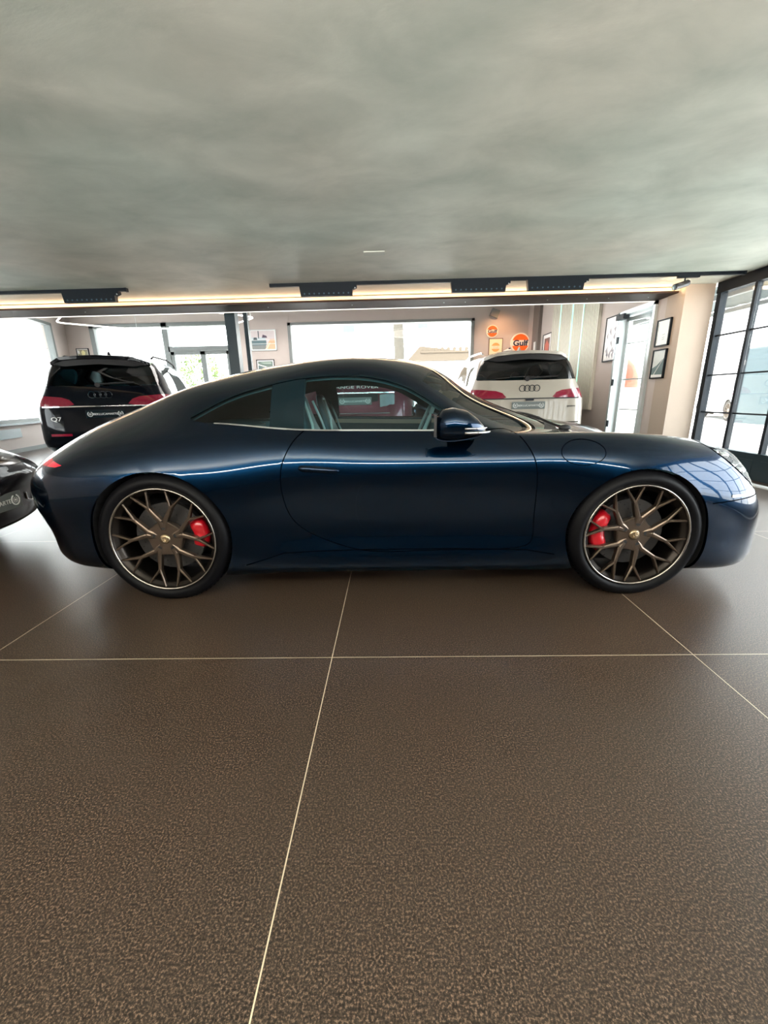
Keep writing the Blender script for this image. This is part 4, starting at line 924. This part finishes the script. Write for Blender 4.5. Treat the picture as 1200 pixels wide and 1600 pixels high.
        MB().tube([(.185*math.cos(t*PI/16), .185*math.sin(t*PI/16), 0) for t in range(32)], .014, 8, closed=True).build('wheel_rim', M_stitch, sw, smooth='all', M=tilt)
        MB().box(-.02, .02, -.18, .18, -.02, .0).box(-.18, 0, -.02, .02, -.02, 0).cyl((0, 0, -.05), (0, 0, .01), .06).build('wheel_hub', M_fabric, sw, M=tilt)
        for sg in (-1, 1):
            dz = [(x, z) for x, z in ((-.50, .885), (0, .87), (.45, .86))]
            d = parts['door'][0 if sg == -1 else 1]
            MB().loft([[(x, sg*.70, .45), (x, sg*.735, .45), (x, sg*.745, z+.004), (x, sg*.715, z+.004)] for x, z in dz]).build('door_card', M_fabric, d)
            MB().loft([[(x, sg*.695, z-.045), (x, sg*.712, z-.045), (x, sg*.712, z-.012), (x, sg*.695, z-.012)] for x, z in dz]).build('door_card_trim', M_beige, d)
        MB().tube([(.33, -.03, 1.165), (.36, 0, 1.13)], .008).box(.335, .36, -.11, .11, 1.075, 1.135, bev=.01).build('rear_view_mirror', M_blk, root)
        MB().box(.40, .402, .30, .42, 1.08, 1.14).build('screen_sticker', mat('sticker_teal', (.55, .75, .72), .4, noise=.05), root)
        MB().box(-1.9, 1.9, -.62, .62, .10, .16).build('underbody', M_blk, root)
        b = MB()
        for y in (-.30, .30): b.cyl((-2.16, y, .235), (-2.0, y, .235), .045)
        b.build('exhaust_tip', M_chr, root)
    else:
        MB().box(-1.7, 1.7, -.62, .62, .12, .16).build('underbody', M_blk, root)
    return B, parts

hero = empty('coupe_car', (0, .90, 0), label='dark navy blue two-door coupe parked side on, nose to the right', cat='car')
HB, HP = coupe(hero)
rear_w = wheel(hero, -1.225, -.900, .345, .350, .281, -1, 270, 6, 26)
front_w = wheel(hero, 1.225, -.900, .333, .338, .269, -1, 258, 178, 38)
wheel(hero, -1.225, .900, .345, .350, .281, 1, 270, 174, 26); wheel(hero, 1.225, .900, .333, .338, .269, 1, 258, 2, 38)

M_plate = mat('grey_plate', (.10, .12, .115), .4, noise=.05); M_letter = mat('silver_lettering', (.62, .64, .62), .35, noise=.04)
def laurel(mb, c, r, xd):
    """ring of a wreath with a small centre mark, open at the top"""
    zd = Vector((0, 0, 1)); c = Vector(c); xd = Vector(xd); n = xd.cross(zd)
    mb.tube([c+xd*(r*math.cos(a))+zd*(r*math.sin(a)) for a in [math.radians(115+310*i/22) for i in range(23)]], r*.13, 6)
    mb.tube([c+xd*(r*.52*math.cos(a))+zd*(r*.52*math.sin(a)) for a in [2*PI*i/16 for i in range(16)]], r*.055, 5, closed=True)
    mb.cyl(c-n*.002, c+n*.002, r*.24, n=10)
def plate(parent, c, xd, both=True, w=.52, h=.115, txt='BEKLUCAMARTE', m=None):
    c = Vector(c); xd = Vector(xd).normalized(); n = xd.cross(Vector((0, 0, 1))); Mp = frameM(c, xd)
    pl = MB().box(-w/2, w/2, -h/2, h/2, -.006, .004, M=None, bev=.003).build('number_plate', m or M_plate, parent, M=Mp)
    b = MB(); laurel(b, c+xd*(w*.39 if not both else -w*.39)+n*.006, .034, xd)
    if both: laurel(b, c+xd*w*.39+n*.006, .034, xd)
    b.build('wreath', M_letter, pl); text_obj('lettering', txt, .042, M_letter, pl, frameM(c+n*.005+Vector((0, 0, -.003)), xd), extrude=.0015, sx=1.05)
    return pl

# second low coupe at the left edge, tail towards the navy car
M_blackp = paint('black_car_paint', (.002, .003, .005), .0, .3); M_blackp.node_tree.nodes['Principled BSDF'].inputs['Coat Weight'].default_value = .6; M_blackp.node_tree.nodes['Principled BSDF'].inputs['Specular IOR Level'].default_value = .02
c2 = empty('coupe_car', (-5.25, .29, 0), math.radians(180+15), label='black low car at the left edge, tail just behind the navy coupe', cat='car')
c2.location = (-4.80, .30, 0); c2.rotation_euler = (0, 0, math.radians(187))
B2, _ = coupe(c2, .86, M_blackp, hero=False)
for x_, y_ in ((-1.225, -.9), (1.225, -.9), (-1.225, .9), (1.225, .9)): wheel(c2, x_, y_, .335, .335, .26, -1 if y_ < 0 else 1, 270, 0, 26, full=False)
rx = lambda y, z, off: B2.ray((-6, -abs(y), z), (1, 0, 0))[0].x-off
plate(c2, (rx(0, .40, .014), 0.0, .40), (0, -1, 0), both=True)
for sg in (1, -1): MB().tube([(rx(.36, .42, .006), sg*.36, .42), (rx(.42, .36, .006), sg*.42, .36), (rx(.52, .33, .006), sg*.52, .33), (rx(.62, .37, .006), sg*.62, .37)], .006, 6).build('bumper_trim', M_chr, c2)

# -------- tall estate cars, tail at -x
SUV = [
 [(-2.38, 0, .24), (-2.48, 0, .32), (-2.53, 0, .52), (-2.50, 0, .74), (-2.47, 0, .94), (-2.44, 0, 1.04), (-2.41, 0, 1.12), (-2.30, 0, 1.34), (-2.20, 0, 1.56), (-2.24, 0, 1.66), (-2.16, 0, 1.70)],
 [(-2.36, .45, .24), (-2.46, .46, .32), (-2.505, .46, .52), (-2.48, .46, .74), (-2.45, .455, .94), (-2.42, .45, 1.04), (-2.39, .44, 1.12), (-2.28, .42, 1.34), (-2.18, .38, 1.55), (-2.20, .24, 1.665), (-2.05, 0, 1.715)],
 [(-2.28, .78, .24), (-2.36, .82, .32), (-2.40, .83, .52), (-2.385, .83, .74), (-2.36, .82, .94), (-2.33, .80, 1.04), (-2.30, .77, 1.12), (-2.20, .72, 1.34), (-2.10, .655, 1.54), (-2.02, .42, 1.69), (-1.90, 0, 1.73)],
 [(-2.08, .90, .24), (-2.13, .945, .32), (-2.15, .955, .52), (-2.14, .955, .74), (-2.12, .94, .94), (-2.09, .905, 1.04), (-2.06, .87, 1.12), (-1.98, .80, 1.34), (-1.90, .72, 1.54), (-1.75, .46, 1.70), (-1.66, 0, 1.74)],
 [(-1.78, .91, .24), (-1.80, .965, .32), (-1.80, .975, .52), (-1.80, .975, .74), (-1.78, .96, .94), (-1.76, .925, 1.04), (-1.74, .89, 1.12), (-1.68, .81, 1.36), (-1.62, .72, 1.56), (-1.5, .46, 1.71), (-1.42, 0, 1.745)],
 [(-1.35, .91, .24), (-1.35, .965, .32), (-1.35, .98, .52), (-1.35, .985, .74), (-1.35, .965, .93), (-1.33, .93, 1.03), (-1.32, .895, 1.10), (-1.28, .815, 1.36), (-1.25, .72, 1.58), (-1.15, .46, 1.72), (-1.1, 0, 1.75)],
 [(-.5, .90, .24), (-.5, .945, .30), (-.5, .945, .50), (-.5, .96, .74), (-.5, .945, .92), (-.5, .92, 1.01), (-.5, .885, 1.07), (-.5, .805, 1.34), (-.5, .715, 1.60), (-.5, .46, 1.73), (-.5, 0, 1.755)],
 [(.3, .90, .24), (.3, .945, .30), (.3, .945, .50), (.3, .96, .74), (.3, .945, .91), (.3, .92, 1.0), (.3, .885, 1.05), (.3, .80, 1.33), (.25, .71, 1.57), (.28, .46, 1.69), (.3, 0, 1.715)],
 [(.9, .90, .24), (.9, .945, .30), (.9, .945, .50), (.9, .96, .73), (.9, .945, .90), (.9, .92, .98), (.9, .885, 1.03), (.85, .82, 1.22), (.72, .72, 1.43), (.80, .46, 1.53), (.86, 0, 1.56)],
 [(1.3, .91, .24), (1.3, .96, .32), (1.3, .97, .52), (1.3, .97, .73), (1.3, .955, .89), (1.3, .93, .96), (1.3, .90, 1.0), (1.28, .85, 1.06), (1.25, .78, 1.10), (1.35, .46, 1.16), (1.4, 0, 1.18)],
 [(1.75, .91, .24), (1.75, .965, .32), (1.75, .98, .52), (1.75, .98, .73), (1.75, .955, .87), (1.75, .925, .93), (1.75, .89, .965), (1.75, .82, .985), (1.75, .73, .99), (1.75, .42, 1.01), (1.75, 0, 1.02)],
 [(2.2, .86, .24), (2.22, .92, .32), (2.22, .935, .50), (2.22, .93, .68), (2.2, .91, .80), (2.2, .88, .86), (2.2, .84, .89), (2.2, .78, .91), (2.2, .68, .92), (2.2, .40, .94), (2.2, 0, .95)],
 [(2.42, .60, .22), (2.48, .66, .28), (2.50, .68, .46), (2.50, .67, .62), (2.47, .65, .74), (2.44, .62, .79), (2.43, .59, .815), (2.42, .54, .83), (2.42, .48, .84), (2.43, .28, .86), (2.44, 0, .87)],
 [(2.45, 0, .22), (2.53, 0, .28), (2.56, 0, .46), (2.56, 0, .62), (2.53, 0, .72), (2.51, 0, .77), (2.50, 0, .79), (2.495, 0, .80), (2.49, 0, .81), (2.485, 0, .82), (2.48, 0, .825)]]
def suv(root, m_paint, style, zs=1.0, detail=True):
    cols = [list(c) for c in SUV]
    cols = [[(x, w, z if z < 1.5 else 1.5+(z-1.5)*.86) for x, w, z in c] for c in cols]
    if style == 'red':   # high clamshell bonnet
        for ci, top in ((9, 1.27), (10, 1.25), (11, 1.23), (12, 1.20), (13, 1.17)):
            k = (top-.7)/(cols[ci][10][2]-.7); cols[ci] = [(x, w, z if z < .7 else .7+(z-.7)*k) for x, w, z in cols[ci]]
        cols = [[(x, w, z if z < 1.27 else 1.27+(z-1.27)*.72) for x, w, z in c] for c in cols]
    B = Body(cols, .09 if detail else .14, .06 if detail else .10, zs)
    Zs = lambda p: [(a, z*zs) for a, z in p]
    rear = lambda f, u, v: u < 3.1 and v < 9.4
    # rear glass in rear view (y, z)
    glass = smooth_poly([(-.01, 1.21), (-.45, 1.21), (-.79, 1.22)], 3)+smooth_poly([(-.80, 1.24), (-.765, 1.36), (-.71, 1.49), (-.68, 1.54)], 3)+smooth_poly([(-.60, 1.56), (-.3, 1.58), (.01, 1.585)], 3)+[(.01, 1.21)]
    B.cut(Zs(glass), (1, 2), 'rear_window', rear)
    sideglass = smooth_poly([(-1.86, 1.16), (-1.86, 1.30), (-1.78, 1.44), (-1.6, 1.515), (-1.1, 1.56), (-.4, 1.575), (.2, 1.54), (.55, 1.43), (.85, 1.26), (1.05, 1.08)], 3)+[(.3, 1.085), (-.5, 1.10), (-1.3, 1.13)]
    B.cut(Zs(sideglass), (0, 2), 'side_window', lambda f, u, v: u > 2.9 and 5.5 < v < 8.8)
    if style == 'red':
        tl = [(-.70, .86), (-.70, 1.08), (-.80, 1.10), (-1.0, 1.10), (-1.0, .84), (-.80, .84)]
    else:
        tl = [(-.36, .945), (-.42, 1.015), (-.52, 1.05), (-.78, 1.075), (-1.0, 1.085), (-1.0, .93), (-.75, .92), (-.46, .92)]
    tlfilt = lambda f, u, v: u < 4.2
    B.cut(Zs(tl), (1, 2), 'tail_light', tlfilt)
    if detail:
        B.region('wheel_arch_trim', lambda f, u, v: v < 1.0)
        rf = Zs([(-.45, .485), (-.74, .485), (-.74, .52), (-.45, .52)])
        B.cut(rf, (1, 2), 'reflector', lambda f, u, v: u < 3)
    B.arch(-1.50, .37, .41, n=36, parent=root, paint=m_paint, lin=M_blk); B.arch(1.50, .37, .41, n=36, parent=root, paint=m_paint, lin=M_blk)
    mats = dict(body_shell=m_paint, rear_window=M_carglass_d, side_window=M_carglass_d, tail_light=mat('suv_lamp', (.20, .005, .025), .15, coat=1, noise=.2, nscale=30) if style != 'black' else M_redd, reflector=mat('suv_lamp'), wheel_arch_trim=M_gloss if style == 'black' else mat('suv_grey_trim', (.18, .18, .18), .6, noise=.1))
    B.region('windscreen', lambda f, u, v: 8.05 < u < 9.0 and v > 8.2); mats['windscreen'] = M_carglass_d
    B.emit(root, mats, inset=(M_fabric, .03), noshell=('side_window', 'rear_window', 'windscreen'))
    for sx in (-1.5, 1.5):
        for sy in (-1, 1): wheel(root, sx, sy*.955, .37, .37, .27, sy, 270, 0, 25, full=False)
    return B
def fit(B, y, z, off):
    r = B.ray((-6, -abs(y), z), (1, 0, 0)); return (r[0].x if r[0] else -2.5)-off
def suv_details(root, B, style):
    XD = (0, -1, 0)   # seen from behind, right is local -y when heading +x
    # spoiler
    zt = 1.66
    b = MB(); secs = []
    for y, x, z in ((-.68, -2.10, 1.565), (-.5, -2.27, 1.625), (-.2, -2.33, 1.645), (0, -2.34, 1.65), (.2, -2.33, 1.645), (.5, -2.27, 1.625), (.68, -2.10, 1.565)):
        secs.append([(x+.22, y, z+.02), (x, y, z+.006), (x+.004, y, z-.036), (x+.20, y, z-.05)])
    b.loft(secs).build('roof_spoiler', M_PAINT[style], root, smooth=True)
    b = MB(); secs = []
    for y, x, z, d in ((-.64, -2.16, 1.55, .03), (-.45, -2.25, 1.585, .08), (-.25, -2.28, 1.60, .08), (0, -2.29, 1.605, .07), (.25, -2.28, 1.60, .08), (.45, -2.25, 1.585, .08), (.64, -2.16, 1.55, .03)):
        secs.append([(x+.03, y, z), (x+.045, y, z-d), (x+.06, y, z-d), (x+.06, y, z)])
    b.loft(secs).build('spoiler_shade_band', M_blk, root, smooth=True)  # black band stands in for the spoiler's shade on the glass
    # wiper
    MB().tube([(fit(B, .05, 1.235, .02), .02, 1.235), (fit(B, .2, 1.25, .02), -.20, 1.25), (fit(B, .4, 1.26, .015), -.46, 1.26)], .014, 6).cyl((fit(B, .02, 1.225, .03), .03, 1.225), (fit(B, .02, 1.225, -.01), .03, 1.225), .035).build('rear_wiper', M_blk, root)
    # roof rails
    for sy in (-1, 1): MB().tube([(-1.75, sy*.64, 1.655), (-1.6, sy*.65, 1.70), (-.5, sy*.66, 1.735), (.2, sy*.655, 1.70), (.35, sy*.65, 1.655)], .016, 8).build('roof_rail', M_chr if style != 'black' else M_blk, root, smooth='all')
    MB().loft([[(-1.5, -.01, 1.73), (-1.5, .01, 1.73), (-1.5, 0, 1.735)], [(-1.62, -.03, 1.72), (-1.62, .03, 1.72), (-1.62, 0, 1.79)], [(-1.68, -.02, 1.72), (-1.68, .02, 1.72), (-1.68, 0, 1.77)]]).build('roof_antenna', M_PAINT[style], root)
    for sy in (-1, 1):
        MB().sphere((.72, sy*1.03, 1.14), .11, (.7, 1, .8), 14).build('door_mirror', M_PAINT[style], root, smooth='all')
    MB().box(-1.95, -1.2, -.6, .6, .75, .9).box(-1.3, -1.15, -.62, .62, .6, 1.10).build('rear_bench', M_fabric, root)
    for y in (-.42, 0, .42): MB().box(-1.32, -1.2, y-.13, y+.13, 1.05, 1.27, bev=.04).build('headrest', M_fabric, root, smooth=True)
    for y in (-.38, .38): MB().box(-.1, .05, y-.24, y+.24, .5, 1.15, bev=.05).box(-.09, .02, y-.13, y+.13, 1.15, 1.36, bev=.04).build('front_seat', M_fabric, root, smooth=True)
    if style in ('white', 'black'):
        # four rings
        b = MB(); rc = .048
        for k in range(4):
            y = -(k-1.5)*rc*1.55; x = fit(B, abs(y), 1.08, .012)
            b.tube([(x, y+rc*math.cos(a), 1.08+rc*math.sin(a)) for a in [2*PI*i/24 for i in range(24)]], .0065, 6, closed=True)
        b.build('ring_emblem', M_black if style == 'white' else M_gloss, root, smooth='all')
        # trim strip joining the lamps
        b = MB(); secs = []; zb = .925 if style == 'white' else .915
        for i in range(21):
            y = -.80+1.6*i/20; x = fit(B, abs(y), zb, .012); secs.append([(x, y, zb-.008), (x, y, zb+.008), (x+.03, y, zb+.008), (x+.03, y, zb-.008)])
        b.loft(secs).build('trim_strip', M_black if style == 'white' else M_chr, root)
    if style == 'white':
        plate(root, (fit(B, 0, .82, .012), .02, .82), XD)
        text_obj('lettering', 'quattro', .045, M_black, root, frameM((fit(B, .62, .80, .010), -.66, .80), (.12, -1, 0)))
        MB().box(fit(B, .05, .90, .03), fit(B, .05, .90, -.02), -.06, .06, .892, .915).build('tailgate_handle', M_black, root)
        MB().box(fit(B, .5, .56, .01), fit(B, .0, .56, -.02), -.78, .78, .545, .56).build('bumper_line', M_seam, root)
    if style == 'black':
        plate(root, (fit(B, 0, .80, .008), -.04, .80), XD, both=True, w=.52, m=M_gloss)
        text_obj('lettering', 'Q7', .085, M_letter, root, frameM((fit(B, .64, .735, .03), .62, .735), (-.12, -1, 0)), extrude=.003, sx=1.3)
    if style == 'red':
        text_obj('lettering', 'RANGE ROVER', .058, M_letter, root, frameM((fit(B, 0, 1.075, .012), 0, 1.075), XD), extrude=.003, sx=2.3)
        b = MB(); secs = []; zb = .995
        for i in range(21):
            y = -.68+1.36*i/20; x = fit(B, abs(y), zb, .012); secs.append([(x, y, zb-.012), (x, y, zb+.012), (x+.03, y, zb+.012), (x+.03, y, zb-.012)])
        b.loft(secs).build('trim_strip', M_chr, root); plate(root, (fit(B, 0, .86, .008), .0, .86), XD)
        for y in (.60, -.60): MB().box(fit(B, .6, .9, .012), fit(B, .6, .9, -.02), y-.03, y+.03, .80, .975).build('lamp_segment', M_chr, root)
M_PAINT = dict(white=paint('warm_white_car_paint', (.36, .33, .28), .0, .3), black=M_blackp, red=paint('maroon_car_paint', (.10, .018, .03), .4, .3), pale=paint('pale_car_paint', (.75, .76, .78), 0, .3))
def rover_front(root, B):
    fx = lambda y, z, off: B.ray((6, -abs(y), z), (-1, 0, 0))[0].x+off
    XD = (0, 1, 0)
    text_obj('lettering', 'RANGE ROVER', .060, M_letter, root, frameM((fx(0, 1.105, .015), 0, 1.105), XD) @ Matrix.Rotation(0, 4, 'X'), extrude=.012, sx=1.85)
    for nm, z0, z1, hw, m, o_ in (('bonnet_trim', 1.01, 1.03, .62, M_chr, .012), ('grille', .85, 1.0, .36, M_blk, .006), ('lower_intake', .48, .62, .60, M_blk, .006), ('bumper_trim', .70, .715, .55, M_chr, .012)):
        b = MB(); secs = []
        for i in range(17):
            y = -hw+2*hw*i/16; x = fx(y, (z0+z1)/2, o_); secs.append([(x, y, z0), (x, y, z1), (x-.04, y, z1), (x-.04, y, z0)])
        b.loft(secs).build(nm, m, root)
    for sg in (1, -1):
        b = MB(); secs = []
        for y, z0, z1 in ((.39, .80, .985), (.48, .80, .995), (.62, .84, .995)): x = fx(y, .90, .02); secs.append([(x, y*sg, z0), (x, y*sg, z1), (x-.06, y*sg, z1), (x-.06, y*sg, z0)])
        b.loft(secs).build('headlight', mat('pale_headlight', (.16, .19, .20), .2, metal=0, noise=.2, nscale=20), root)
        MB().sphere((.95, sg*1.0, 1.12), .11, (.7, 1, .8), 14).build('door_mirror', M_PAINT['red'], root, smooth='all')
    plate(root, (fx(0, .90, .03), 0, .895), XD)
def place_suv(style, tail, ang, label, detail=True, sc_=1.0):
    """tail: world position of the middle of the tail; ang: heading in degrees from +x"""
    a = math.radians(ang); r = empty('suv_car', (tail[0]+2.45*math.cos(a), tail[1]+2.45*math.sin(a), 0), a, label, 'car')
    B = suv(r, M_PAINT[style], style, detail=detail); r.scale = (sc_,)*3
    if detail and style != 'red': suv_details(r, B, style)
    elif detail: rover_front(r, B)
    return r
place_suv('white', (2.30, 5.25), 88, 'pale white estate SUV with dark rear window, parked under the round signs', sc_=1.05)
place_suv('black', (-4.90, 5.15), 108, 'black SUV with its tail to the camera at left, by the windows', sc_=1.09)
place_suv('red', (-.64, 5.25+5.28), 270, 'maroon SUV facing the camera, seen through the side windows of the navy coupe', sc_=1.1)
# parked cars in the street (tail and side only faintly seen)
pr = place_suv('pale', (-17.6, 9.2), 95, 'white car parked outside beyond the left window', detail=False); pr.location.z = -.07
p2 = place_suv('pale', (12.9, 12.4), 70, 'white car parked in the street beyond the black glazed front', detail=False); p2.location.z = -.07
